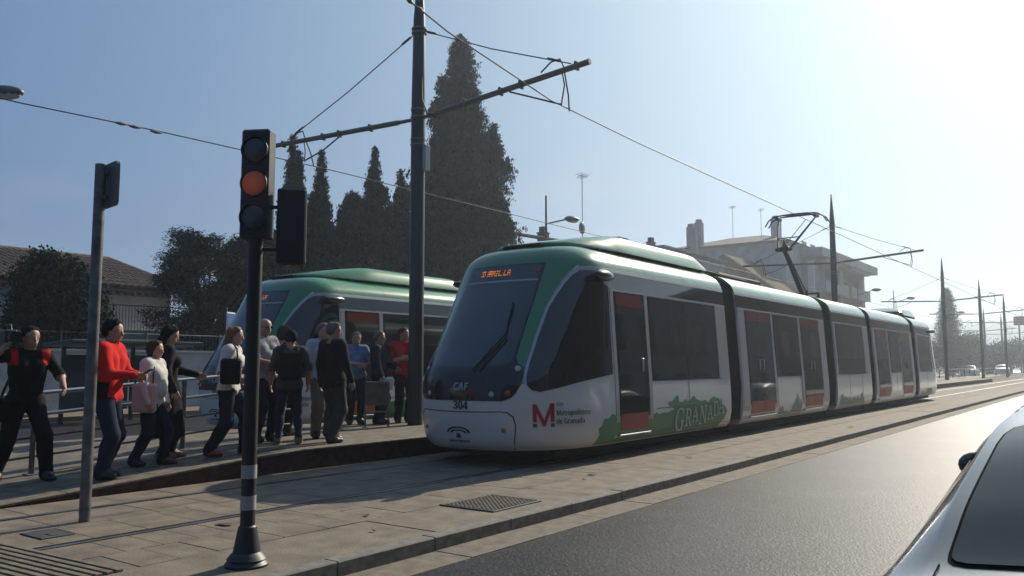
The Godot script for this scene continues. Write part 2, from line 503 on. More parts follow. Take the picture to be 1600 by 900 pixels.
func make_platform(called: String, za: float, zb: float, ramped: bool) -> void:
	var x0 := -12.28
	var x1 := EDGE
	var g := Geo.new()
	var zs := [za]
	if ramped: zs.append_array([-4.15, -5.1, -6.05, -7.0])
	zs.push_back(zb)
	var hh := func(z: float) -> float: return maxf(ramp(z), 0.004) if ramped else 0.26
	for i in zs.size() - 1:
		var a: float = zs[i]
		var b: float = zs[i + 1]
		var ya: float = hh.call(a)
		var yb: float = hh.call(b)
		g.quad(Vector3(x0, ya, a), Vector3(x1 - 0.3, ya, a), Vector3(x1 - 0.3, yb, b), Vector3(x0, yb, b))
		g.quad(Vector3(x0, -0.1, b), Vector3(x0, -0.1, a), Vector3(x0, ya, a), Vector3(x0, yb, b))
	g.quad(Vector3(x0, -0.1, za), Vector3(x1, -0.1, za), Vector3(x1, hh.call(za), za), Vector3(x0, hh.call(za), za))
	g.quad(Vector3(x1, -0.1, zb), Vector3(x0, -0.1, zb), Vector3(x0, 0.255, zb), Vector3(x1, 0.255, zb))
	var p := struct(called, g, M.platform)
	var r := Geo.new()
	for i in zs.size() - 1:
		var a: float = zs[i]
		var b: float = zs[i + 1]
		r.quad(Vector3(x1 - 0.012, -0.1, a), Vector3(x1 - 0.012, -0.1, b), Vector3(x1 - 0.012, hh.call(b) - 0.005, b), Vector3(x1 - 0.012, hh.call(a) - 0.005, a))
	part("red_brown_riser", r, M.riser, p)
	# coping stones along the edge
	var c := Geo.new()
	c.box(Vector3(0, -0.0125, 0), Vector3(0.31, 0.025, 0.996), Basis.IDENTITY, 0.004)
	var cm := c.mesh(M.coping)
	var z := za
	while z > zb + 0.5 and z > -30.0 or (not ramped and z > zb + 0.5):
		var ya: float = hh.call(z)
		var yb: float = hh.call(z - 1.0)
		piece("coping_stone", cm, p, xf(Vector3(x1 - 0.155, (ya + yb) * 0.5 + 0.005, z - 0.5), Basis(Vector3.RIGHT, atan2(yb - ya, 1.0))))
		z -= 1.0
	if z > zb + 1.0: part("distant_coping", _strip(x1 - 0.31, x1, 0.2, 0.264, z, zb), M.coping, p)

func make_covers() -> void:
	# chequered inspection cover in the paving near the kerb
	var t := thing("inspection_cover", "square iron inspection cover with chequered pads set in the kerbside paving", "manhole cover", Vector3(-5.07, 0.004, -6.55), 0.0)
	var g := Geo.new()
	g.box(Vector3(0, 0.001, 0), Vector3(0.60, 0.008, 0.72))
	part("base_plate", g, M.iron, t)
	g = Geo.new()
	for s in [-1, 1]:
		g.box(Vector3(s * 0.315, 0.003, 0), Vector3(0.03, 0.016, 0.78), Basis.IDENTITY, 0.002)
		g.box(Vector3(0, 0.003, s * 0.375), Vector3(0.598, 0.016, 0.03), Basis.IDENTITY, 0.002)
	part("frame", g, M.iron, t)
	g = Geo.new()
	for i in 11:
		for j in 13:
			g.box(Vector3((i - 5) * 0.053, 0.007, (j - 6) * 0.053), Vector3(0.033, 0.01, 0.033), Basis.IDENTITY, 0.003)
	part("raised_pads", g, M.gutter, t)
	# slotted drain at the near end of the crossing
	t = thing("slotted_drain", "wide slotted metal drain grating lying between sign post and traffic light", "drain", Vector3(-6.15, 0.004, -2.2), deg_to_rad(4))
	g = Geo.new()
	g.box(Vector3(0, -0.02, 0), Vector3(1.66, 0.006, 1.46))
	part("drain_tray", g, M.iron, t)
	var b := Geo.new()
	b.box(Vector3.ZERO, Vector3(1.68, 0.02, 0.045), Basis.IDENTITY, 0.003)
	var bm := b.mesh(M.gutter)
	for i in 21: piece("grating_bar", bm, t, xf(Vector3(0, 0.008, -0.72 + i * 0.072)))
	t = thing("access_cover", "small dark metal access cover beside the sign post foot", "manhole cover", Vector3(-7.02, 0.004, -3.28), 0.0)
	g = Geo.new(); g.box(Vector3.ZERO, Vector3(0.36, 0.012, 0.26), Basis.IDENTITY, 0.003)
	part("lid", g, M.iron, t)
	g = Geo.new(); g.box(Vector3(0.08, 0.008, 0.02), Vector3(0.09, 0.006, 0.025), Basis.IDENTITY, 0.002)
	part("lifting_slot", g, M.iron, t)
	# litter: a few scraps and dry leaves on the paving
	var spots := [[-5.55, -5.35, 0.05], [-5.35, -8.9, 0.07], [-5.2, -8.5, 0.035], [-4.9, -19.0, 0.1], [-6.2, -4.35, 0.10], [-5.0, -4.9, 0.04], [-5.2, -11.4, 0.06]]
	for s in spots:
		var l := Geo.new()
		var r: float = s[2]
		var a := rng.randf() * TAU
		var p := []
		for k in 6: p.push_back(Vector3(cos(a + k) * r * rng.randf_range(0.6, 1.1), rng.randf_range(0.004, 0.018), sin(a + k) * r * 0.5))
		for k in range(1, 5): l.quad(p[0], p[k], p[k + 1], p[k + 1] * Vector3(1, 0.4, 1))
		var o := one("dry_leaf", l, M.brick, "small curled dry leaf lying on the tramway paving", "leaf", "scraps on the paving")
		o.position = Vector3(s[0], 0.004, s[1])

# ------------------------------------------------------------------ trams
# tram space: x across (+ towards the avenue), z = -distance behind the nose, y from rail level
const TY := [0.22, 0.3, 0.5, 0.9, 1.18, 1.6, 2.0, 2.45, 2.76, 2.87, 2.96, 3.03, 3.09, 3.12]
const TD := [0.20, 0.10, 0.04, 0.0, 0.05, 0.33, 0.60, 0.90, 1.08, 1.14, 1.21, 1.30, 1.45, 1.65]
const TW := [1.22, 1.28, 1.325, 1.325, 1.31, 1.285, 1.26, 1.232, 1.19, 1.145, 1.065, 0.96, 0.82, 0.66]
const CAB := 1.95
func curve(y: float, k: Array) -> float:
	for i in TY.size() - 1:
		if y <= TY[i + 1]:
			var t: float = clampf((y - TY[i]) / (TY[i + 1] - TY[i]), 0, 1)
			var m0: float = (k[i + 1] - k[maxi(i - 1, 0)]) / (TY[i + 1] - TY[maxi(i - 1, 0)])
			var m1: float = (k[mini(i + 2, k.size() - 1)] - k[i]) / (TY[mini(i + 2, k.size() - 1)] - TY[i])
			var w: float = TY[i + 1] - TY[i]
			var a := t * t
			var b := a * t
			return k[i] * (2 * b - 3 * a + 1) + m0 * w * (b - 2 * a + t) + k[i + 1] * (3 * a - 2 * b) + m1 * w * (b - a)
	return k[-1]
func hull(a: float, y: float) -> Vector3:
	var w := curve(y, TW)
	var s := signf(a)
	var b := absf(a)
	if b >= 1.0: return Vector3(s * w, y, -(CAB + b - 1.0))
	var nose := curve(y, TD)
	var t := b * PI * 0.5
	return Vector3(s * w * pow(sin(t), 2.0 / 2.6), y, -(CAB - (CAB - nose) * pow(cos(t), 2.0 / 2.6)))
func hull_n(a: float, y: float) -> Vector3:
	var e := 0.012
	var du := hull(a + e, y) - hull(a - e, y)
	var dv := hull(a, minf(y + e, 3.12)) - hull(a, maxf(y - e, 0.22))
	return du.cross(dv).normalized()
# a panel that follows the hull: the outline is given in hull coordinates
func skin(poly: Array, off: float, da := 0.025, dy := 0.05, mirror := false) -> Geo:
	var g := Geo.new()
	var p := PackedVector2Array()
	for q in poly: p.push_back(Vector2(-q[0] if mirror else q[0], q[1]))
	var lo := p[0]
	var hi := p[0]
	for q in p:
		lo = Vector2(minf(lo.x, q.x), minf(lo.y, q.y)); hi = Vector2(maxf(hi.x, q.x), maxf(hi.y, q.y))
	var na := int(ceil((hi.x - lo.x) / da))
	var ny := int(ceil((hi.y - lo.y) / dy))
	for i in na:
		for j in ny:
			var a0 := lo.x + (hi.x - lo.x) * i / na
			var a1 := lo.x + (hi.x - lo.x) * (i + 1) / na
			var y0 := lo.y + (hi.y - lo.y) * j / ny
			var y1 := lo.y + (hi.y - lo.y) * (j + 1) / ny
			for r in Geometry2D.intersect_polygons(PackedVector2Array([Vector2(a0, y0), Vector2(a1, y0), Vector2(a1, y1), Vector2(a0, y1)]), p):
				var ids := Geometry2D.triangulate_polygon(r)
				for k in range(0, ids.size(), 3):
					var w := []
					var nn := []
					for m in 3:
						var q: Vector2 = r[ids[k + m]]
						var nrm := hull_n(q.x, q.y)
						w.push_back(hull(q.x, q.y) + nrm * off); nn.push_back(nrm)
					g.tris(w[0], w[1], w[2], nn[0], nn[1], nn[2])
	return g
func mirrored(right: Array) -> Array:
	var out := right.duplicate()
	var back := []
	for q in right: back.push_front([-q[0], q[1]])
	out.append_array(back)
	return out
func arc_band(line: Array, inner: float, outer: float) -> Array:
	# a band beside a line in hull coordinates
	var a := []
	var b := []
	for i in line.size():
		var p := Vector2(line[i][0], line[i][1])
		var q := Vector2(line[mini(i + 1, line.size() - 1)][0], line[mini(i + 1, line.size() - 1)][1])
		var o := Vector2(line[maxi(i - 1, 0)][0], line[maxi(i - 1, 0)][1])
		var d := (q - o); d.x *= 2.0
		d = d.normalized()
		var nn := Vector2(d.y / 2.0, -d.x)
		a.push_back([p.x + nn.x * inner, p.y + nn.y * inner]); b.push_front([p.x + nn.x * outer, p.y + nn.y * outer])
	a.append_array(b)
	return a

func shell_rows(y0: float, y1: float, d0: float, d1: float, nose: bool) -> Array:
	var ys := []
	for y in [0.22, 0.25, 0.3, 0.38, 0.5, 0.6, 0.7, 0.8, 0.9, 0.97, 1.04, 1.11, 1.18, 1.24, 1.30, 1.36, 1.44, 1.52, 1.6, 1.7, 1.8, 1.9, 2.0, 2.1, 2.2, 2.3, 2.45, 2.6, 2.68, 2.76, 2.80, 2.84, 2.87, 2.915, 2.96, 2.995, 3.03, 3.06, 3.09, 3.12]:
		if y >= y0 - 1e-6 and y <= y1 + 1e-6: ys.push_back(y)
	var rows := []
	for y in ys:
		var line := PackedVector3Array()
		if nose:
			line.push_back(hull(-(1.0 + d1 - CAB), y))
			for i in 97: line.push_back(hull(-1.0 + i / 48.0, y))
			line.push_back(hull(1.0 + d1 - CAB, y))
		else:
			for s in [-1, 1]: pass
			line.push_back(hull(-(1.0 + d1 - CAB), y)); line.push_back(hull(-(1.0 + d0 - CAB), y))
		rows.push_back(line)
	return rows

func side_shell(g: Geo, y0: float, y1: float, d0: float, d1: float) -> void:
	for s in [-1.0, 1.0]:
		var rows := []
		for r in shell_rows(y0, y1, d0, d1, false):
			var w: float = absf(r[0].x)
			var y: float = r[0].y
			rows.push_back(PackedVector3Array([Vector3(s * w, y, -d0 if s > 0 else -d1), Vector3(s * w, y, -d1 if s > 0 else -d0)]))
		g.grid(rows)
func end_cap(g: Geo, y0: float, y1: float, d: float, forward: bool) -> void:
	var rs := shell_rows(y0, y1, d, d, false)
	for i in rs.size() - 1:
		var w0: float = absf(rs[i][0].x)
		var w1: float = absf(rs[i + 1][0].x)
		var a := Vector3(-w0, rs[i][0].y, -d)
		var b := Vector3(w0, rs[i][0].y, -d)
		var c := Vector3(w1, rs[i + 1][0].y, -d)
		var e := Vector3(-w1, rs[i + 1][0].y, -d)
		if forward: g.quad(a, b, c, e)
		else: g.quad(b, a, e, c)

func roof_top(g: Geo, d0: float, d1: float) -> void:
	g.quad(Vector3(-0.66, 3.12, -d0), Vector3(0.66, 3.12, -d0), Vector3(0.66, 3.12, -d1), Vector3(-0.66, 3.12, -d1))

# a flat panel on the side wall, following its lean; x side s, from d0 to d1 and y0 to y1, proud by off
func wall_panel(g: Geo, s: float, d0: float, d1: float, y0: float, y1: float, off: float, thick := 0.02) -> void:
	var steps := maxi(1, int(ceil((y1 - y0) / 0.3)))
	for i in steps:
		var ya := lerpf(y0, y1, float(i) / steps)
		var yb := lerpf(y0, y1, float(i + 1) / steps)
		var xa := curve(ya, TW) + off
		var xb := curve(yb, TW) + off
		var p := [Vector3(s * xa, ya, -d0), Vector3(s * xa, ya, -d1), Vector3(s * xb, yb, -d1), Vector3(s * xb, yb, -d0)]
		if s < 0: p.reverse()
		g.quad(p[0], p[1], p[2], p[3])
	for d in [d0, d1]:
		for i in steps:
			var ya := lerpf(y0, y1, float(i) / steps)
			var yb := lerpf(y0, y1, float(i + 1) / steps)
			var xa := curve(ya, TW) + off
			var xb := curve(yb, TW) + off
			var p := [Vector3(s * xa, ya, -d), Vector3(s * xb, yb, -d), Vector3(s * (xb - thick), yb, -d), Vector3(s * (xa - thick), ya, -d)]
			if (d == d1) == (s > 0): p.reverse()
			g.quad(p[0], p[1], p[2], p[3])
	for y in [y0, y1]:
		var x := curve(y, TW) + off
		var p := [Vector3(s * x, y, -d0), Vector3(s * (x - thick), y, -d0), Vector3(s * (x - thick), y, -d1), Vector3(s * x, y, -d1)]
		if (y == y1) == (s > 0): p.reverse()
		g.quad(p[0], p[1], p[2], p[3])

func tram_window(t: Node3D, s: float, d0: float, d1: float, splits: int) -> void:
	var g := Geo.new()
	wall_panel(g, s, d0, d1, 1.10, 2.42, 0.004)
	var w := part("window", g, M.tram_black, t)
	for i in splits:
		var a := lerpf(d0 + 0.05, d1 - 0.05, float(i) / splits) + 0.006
		var b := lerpf(d0 + 0.05, d1 - 0.05, float(i + 1) / splits) - 0.006
		var p := Geo.new()
		wall_panel(p, s, a, b, 1.14, 2.39, 0.008, 0.006)
		part("pane", p, M.glass, w)
func tram_door(t: Node3D, s: float, d0: float, d1: float, leaves: int) -> void:
	var g := Geo.new()
	wall_panel(g, s, d0, d1, 0.345, 2.425, 0.006)
	var dr := part("door", g, M.tram_black, t)
	for i in leaves:
		var a := lerpf(d0 + 0.04, d1 - 0.04, float(i) / leaves) + 0.008
		var b := lerpf(d0 + 0.04, d1 - 0.04, float(i + 1) / leaves) - 0.008
		var p := Geo.new()
		wall_panel(p, s, a, b, 0.64, 2.20, 0.011, 0.008)
		part("pane", p, M.glass, dr)
		p = Geo.new()
		wall_panel(p, s, a, b, 2.21, 2.405, 0.011, 0.008)
		part("red_top_band", p, M.red_glass, dr)
		p = Geo.new()
		wall_panel(p, s, a, b, 0.40, 0.635, 0.012, 0.008)
		part("red_kick_panel", p, M.red_panel, dr)
		p = Geo.new()
		var hd := b - 0.12 if i == 0 else a + 0.12
		var x := curve(1.35, TW) + 0.016
		p.box(Vector3(s * x, 1.35, -hd), Vector3(0.012, 0.20, 0.05), Basis.IDENTITY, 0.004)
		part("grab_recess", p, M.tram_grey, dr)
	g = Geo.new()
	g.box(Vector3(s * 1.318, 0.335, -(d0 + d1) / 2), Vector3(0.05, 0.022, d1 - d0 + 0.02), Basis.IDENTITY, 0.003)
	part("door_sill", g, M.tram_silver, dr)
func tram_pillar(t: Node3D, s: float, d0: float, d1: float, y0 := 0.30, y1 := 2.42) -> void:
	var g := Geo.new()
	wall_panel(g, s, d0, d1, y0, y1, 0.009, 0.008)
	part("pillar", g, M.tram_grey, t)

func text_mesh(s: String, size: float, font: String, bold := 400) -> TextMesh:
	var f := SystemFont.new()
	f.font_names = PackedStringArray([font]); f.font_weight = bold
	var tm := TextMesh.new()
	tm.text = s; tm.font = f; tm.font_size = 64; tm.pixel_size = size / 64.0; tm.depth = 0.004
	return tm
func lettering(called: String, s: String, size: float, m: Material, parent: Node, x: Transform3D, font := "Droid Sans", bold := 400) -> void:
	var tm := text_mesh(s, size, font, bold)
	tm.material = m
	piece(called, tm, parent, x)
func on_hull(a: float, y: float, off: float) -> Transform3D:
	var nn := hull_n(a, y)
	var sx := Vector3.UP.cross(nn).normalized()
	return Transform3D(Basis(sx, nn.cross(sx), nn), hull(a, y) + nn * off)

const LED := {"5": [31, 16, 30, 1, 1, 17, 14], "A": [14, 17, 17, 31, 17, 17, 17], "R": [30, 17, 17, 30, 20, 18, 17], "M": [17, 27, 21, 21, 17, 17, 17], "I": [14, 4, 4, 4, 4, 4, 14], "L": [16, 16, 16, 16, 16, 16, 31], " ": [0, 0, 0, 0, 0, 0, 0]}

func end_car(t: Node3D, length: float, front: bool) -> MeshInstance3D:
	var g := Geo.new()
	g.grid(shell_rows(0.22, 2.76, CAB, length, true))
	end_cap(g, 0.22, 2.76, length, false)
	var body := part("car_body", g, M.tram_white, t)
	g = Geo.new()
	g.grid(shell_rows(2.76, 3.12, CAB, length, true))
	var lid := PackedVector3Array()
	for i in 97: lid.push_back(hull(-1.0 + i / 48.0, 3.12))
	for i in 96: g.tri(Vector3(0, 3.12, -CAB), lid[i], lid[i + 1])
	roof_top(g, CAB, length)
	end_cap(g, 2.76, 3.12, length, false)
	part("roof_shell", g, M.tram_green, body)
	# underside skirt in shadow
	g = Geo.new()
	g.span(-0.92, 0.92, 0.07, 0.3, -0.95, -length)
	part("undercarriage", g, M.under, body)
	# windscreen mask and the curved front panels
	var ws := [[0.0, 0.876], [0.271, 0.876], [0.33, 0.925], [0.356, 0.98], [0.39, 1.10], [0.396, 1.20], [0.386, 1.30], [0.33, 1.38], [0.308, 1.46], [0.30, 1.8], [0.296, 2.46], [0.315, 2.80], [0.0, 2.80]]
	var mask := part("windscreen_surround", skin(mirrored(ws), 0.006), M.tram_black, body)
	var pane := [[0.0, 1.30], [0.286, 1.36], [0.283, 1.8], [0.278, 2.53], [0.0, 2.53]]
	part("windscreen", skin(mirrored(pane), 0.009), M.windscreen, body)
	part("destination_window", skin(mirrored([[0.0, 2.565], [0.278, 2.565], [0.29, 2.78], [0.0, 2.78]]), 0.009), M.windscreen, body)
	part("visor_trim", skin(mirrored([[0.0, 2.535], [0.279, 2.535], [0.279, 2.56], [0.0, 2.56]]), 0.010), M.tram_grey, body)
	var arc := [[0.400, 1.10], [0.398, 1.208], [0.394, 1.367], [0.396, 1.73], [0.413, 2.147], [0.450, 2.37], [0.500, 2.535], [0.565, 2.66], [0.655, 2.735], [0.80, 2.755], [1.0, 2.757]]
	for s in [false, true]:
		var pil := ws.slice(4, 12)
		pil.push_front([0.401, 1.02])
		var poly := [[0.392, 1.10], [0.396, 1.20], [0.386, 1.30], [0.33, 1.38], [0.308, 1.46], [0.30, 1.8], [0.296, 2.46], [0.315, 2.80], [0.655, 2.80], [0.565, 2.66], [0.500, 2.535], [0.450, 2.37], [0.413, 2.147], [0.396, 1.73], [0.394, 1.367], [0.398, 1.208], [0.400, 1.10]]
		part("corner_panel", skin(poly, 0.004, 0.025, 0.05, s), M.tram_green, body)
		part("upper_corner_panel", skin([[0.655, 2.735], [0.655, 2.81], [1.0, 2.81], [1.0, 2.757], [0.80, 2.755]], 0.004, 0.025, 0.03, s), M.tram_green, body)
		var band := arc_band(arc, -0.004, 0.036)
		part("silver_arc", skin(band, 0.008, 0.025, 0.05, s), M.tram_silver, body)
		var win := [[0.997, 2.70], [0.80, 2.70], [0.665, 2.685], [0.585, 2.61], [0.525, 2.49], [0.475, 2.33], [0.437, 2.137], [0.418, 1.76], [0.412, 1.36], [0.415, 1.183], [0.428, 1.085], [0.459, 1.018], [0.512, 0.996], [0.62, 1.04], [0.766, 1.112], [0.937, 1.186], [0.997, 1.214]]
		part("cab_side_window", skin(win, 0.006, 0.025, 0.05, s), M.glass, body)
		var sg := -1.0 if s else 1.0
		# lamps set in the black mask
		for l in [[0.305, 0.984, 0.034, M.lamp_red], [0.2, 0.965, 0.03, M.lamp_clear], [0.345, 1.30, 0.034, M.lamp_clear], [0.255, 2.685, 0.036, M.lamp_red], [0.268, 0.50, 0.026, M.lamp_orange]]:
			var x := on_hull(l[0] * sg, l[1], 0.008)
			var b := Geo.new()
			b.lathe([Vector2(0.0, 0.016), Vector2(l[2] * 0.7, 0.012), Vector2(l[2], 0.0), Vector2(l[2] * 1.2, 0.0), Vector2(l[2] * 1.2, -0.02)], 14, Transform3D(Basis(x.basis.x, x.basis.z, -x.basis.y), x.origin))
			part("lamp", b, l[3], body)
		# camera pod above the cab window
		var m := Geo.new()
		var px := on_hull(0.93 * sg, 2.62, 0.0)
		m.ball(px.origin + px.basis.z * 0.07, Vector3(0.085, 0.075, 0.33), 12, Basis(Vector3.UP, 0.12 * sg))
		part("mirror_pod", m, M.tram_black, body)
		part("panel_seam", skin([[0.327, 0.24], [0.333, 0.24], [0.352, 0.56], [0.338, 0.68], [0.30, 0.735], [0.26, 0.745], [0.26, 0.732], [0.295, 0.722], [0.330, 0.672], [0.344, 0.56]], 0.004, 0.05, 0.1, s), M.decal_dark, body)
	part("bumper_seam", skin(mirrored([[0.0, 0.722], [0.262, 0.733], [0.262, 0.745], [0.0, 0.734]]), 0.004), M.decal_dark, body)
	# two wipers
	for wp in [[[0.06, 1.26], [0.18, 1.74], [0.15, 2.2]], [[0.10, 1.26], [0.20, 1.70]]]:
		var pts := []
		for q in wp: pts.push_back(hull(q[0], q[1]) + hull_n(q[0], q[1]) * 0.035)
		var w := Geo.new()
		w.tube(pts, 0.012, 6)
		part("wiper", w, M.rubber, body)
	# marks on the front
	lettering("fleet_number", "304", 0.15, M.decal_dark, body, on_hull(0.015, 0.815, 0.006), "Droid Sans", 600)
	lettering("front_emblem", "CAF", 0.14, M.tram_grey, body, on_hull(0.015, 1.06, 0.012), "Droid Sans", 800)
	for q in [[0.066, 0.094], [0.040, 0.058]]:
		var pl := []
		var bk := []
		for i in 13:
			var th := lerpf(0.25, PI - 0.25, i / 12.0)
			pl.push_back([cos(th) * q[1] * 0.62, 0.43 + sin(th) * q[1] * 1.05])
			bk.push_front([cos(th) * q[0] * 0.72 * (q[1] / q[0]) * 0.66, 0.43 + sin(th) * (q[1] - 0.014) * 0.98])
		pl.append_array(bk)
		part("arch_mark", skin(pl, 0.005, 0.02, 0.05), M.decal_dark, body)
	part("arch_mark", skin([[-0.008, 0.38], [0.008, 0.38], [0.004, 0.44], [-0.004, 0.44]], 0.005), M.decal_dark, body)
	lettering("front_caption", "JUNTA DE ANDALUCIA", 0.036, M.decal_dark, body, on_hull(0.0, 0.338, 0.006))
	# destination display, drawn in points of light
	var led := Geo.new()
	var word := "55 ARMILLA"
	var step := 0.0088
	for i in word.length():
		for r in 7:
			if r == 2 or r == 5: continue
			for c in 5:
				if LED[word[i]][r] >> (4 - c) & 1:
					var u := (i * 6 + c) * step - word.length() * 3 * step
					var a := -0.05 + u * 0.36
					var x := on_hull(a, 2.712 - r * step * 1.35, 0.014)
					led.box(x.origin, Vector3(0.009, 0.010, 0.004), x.basis)
	part("destination_display", led, M.led, body)
	# roof fairing
	var f := Geo.new()
	var rows := []
	for q in [[1.50, 3.16, 0.34], [1.75, 3.21, 0.66], [2.3, 3.32, 0.82], [2.9, 3.41, 0.90], [3.15, 3.43, 0.91], [3.35, 3.435, 0.91], [length - 0.6, 3.43, 0.91], [length - 0.35, 3.42, 0.91], [length - 0.02, 3.28, 0.90]]:
		var line := PackedVector3Array()
		var top: float = q[1]
		var w: float = q[2]
		for k in [[-1.0, -0.13], [-0.99, 0.0], [-0.93, 0.45], [-0.86, 0.78], [-0.76, 0.94], [-0.35, 1.0], [0.0, 1.0], [0.35, 1.0], [0.76, 0.94], [0.86, 0.78], [0.93, 0.45], [0.99, 0.0], [1.0, -0.13]]:
			line.push_back(Vector3(k[0] * w, lerpf(3.16, top, maxf(k[1], 0.0)) + minf(k[1], 0.0) * 0.3, -q[0]))
		rows.push_back(line)
	f.grid(rows)
	for k in 11: f.tri(rows[-1][0], rows[-1][k + 2], rows[-1][k + 1])
	part("roof_fairing", f, M.tram_green, body)
	f = Geo.new()
	f.span(-0.55, 0.55, 3.11, 3.18, -1.7, -2.4)
	f.span(-0.80, 0.80, 3.10, 3.19, -2.4, -length)
	part("roof_recess", f, M.under, body)
	for d in [CAB, 3.25, 4.6]:
		if d > length - 0.3: continue
		for s in [false, true]: roof_seam(body, d, s)
	return body

func roof_seam(parent: Node, d: float, s: bool) -> void:
	var a := 1.0 + d - CAB
	part("roof_seam", skin([[a, 2.765], [a + 0.014, 2.765], [a + 0.014, 3.10], [a, 3.10]], 0.0025, 0.05, 0.03, s), M.decal_dark, parent)

func mid_car(t: Node3D, d0: float, d1: float) -> MeshInstance3D:
	var g := Geo.new()
	side_shell(g, 0.22, 2.76, d0, d1)
	end_cap(g, 0.22, 2.76, d0, true); end_cap(g, 0.22, 2.76, d1, false)
	var body := part("car_body", g, M.tram_white, t)
	g = Geo.new()
	side_shell(g, 2.76, 3.12, d0, d1)
	end_cap(g, 2.76, 3.12, d0, true); end_cap(g, 2.76, 3.12, d1, false)
	roof_top(g, d0, d1)
	part("roof_shell", g, M.tram_green, body)
	for q in [0.36, 0.72]:
		for s in [false, true]: roof_seam(body, lerpf(d0, d1, q), s)
	g = Geo.new()
	g.span(-1.02, 1.02, 0.07, 0.3, -d0, -d1)
	part("undercarriage", g, M.under, body)
	return body

func cornice(t: Node3D, d0: float, d1: float) -> void:
	for s in [1.0, -1.0]:
		var g := Geo.new()
		wall_panel(g, s, d0, d1, 2.46, 2.70, 0.004)
		part("cantrail_glazing", g, M.glass, t)
		g = Geo.new()
		wall_panel(g, s, d0, d1, 2.705, 2.755, 0.006)
		part("cantrail_strip", g, M.tram_silver, t)
		g = Geo.new()
		wall_panel(g, s, d0, d1, 2.432, 2.452, 0.010)
		part("window_trim", g, M.tram_silver, t)

func bellows(t: Node3D, d0: float, d1: float) -> void:
	var rows := []
	var folds := 6
	for i in folds * 2 + 1:
		var d := lerpf(d0, d1, float(i) / (folds * 2))
		var k := 0.03 if i % 2 == 0 else 0.085
		var line := PackedVector3Array()
		for y in [0.32, 0.9, 1.6, 2.2, 2.6, 2.8, 2.92]: line.push_back(Vector3(curve(y, TW) - k, y, -d))
		line.push_back(Vector3(0.8, 3.10 - k, -d)); line.push_back(Vector3(-0.8, 3.10 - k, -d))
		for y in [2.92, 2.8, 2.6, 2.2, 1.6, 0.9, 0.32]: line.push_back(Vector3(-curve(y, TW) + k, y, -d))
		rows.push_back(line)
	var g := Geo.new()
	for i in rows.size() - 1:
		for j in rows[0].size() - 1: g.quad(rows[i][j + 1], rows[i][j], rows[i + 1][j], rows[i + 1][j + 1])
	g.span(-0.7, 0.7, 0.1, 0.33, -d0, -d1)
	part("bellows", g, M.rubber, t)

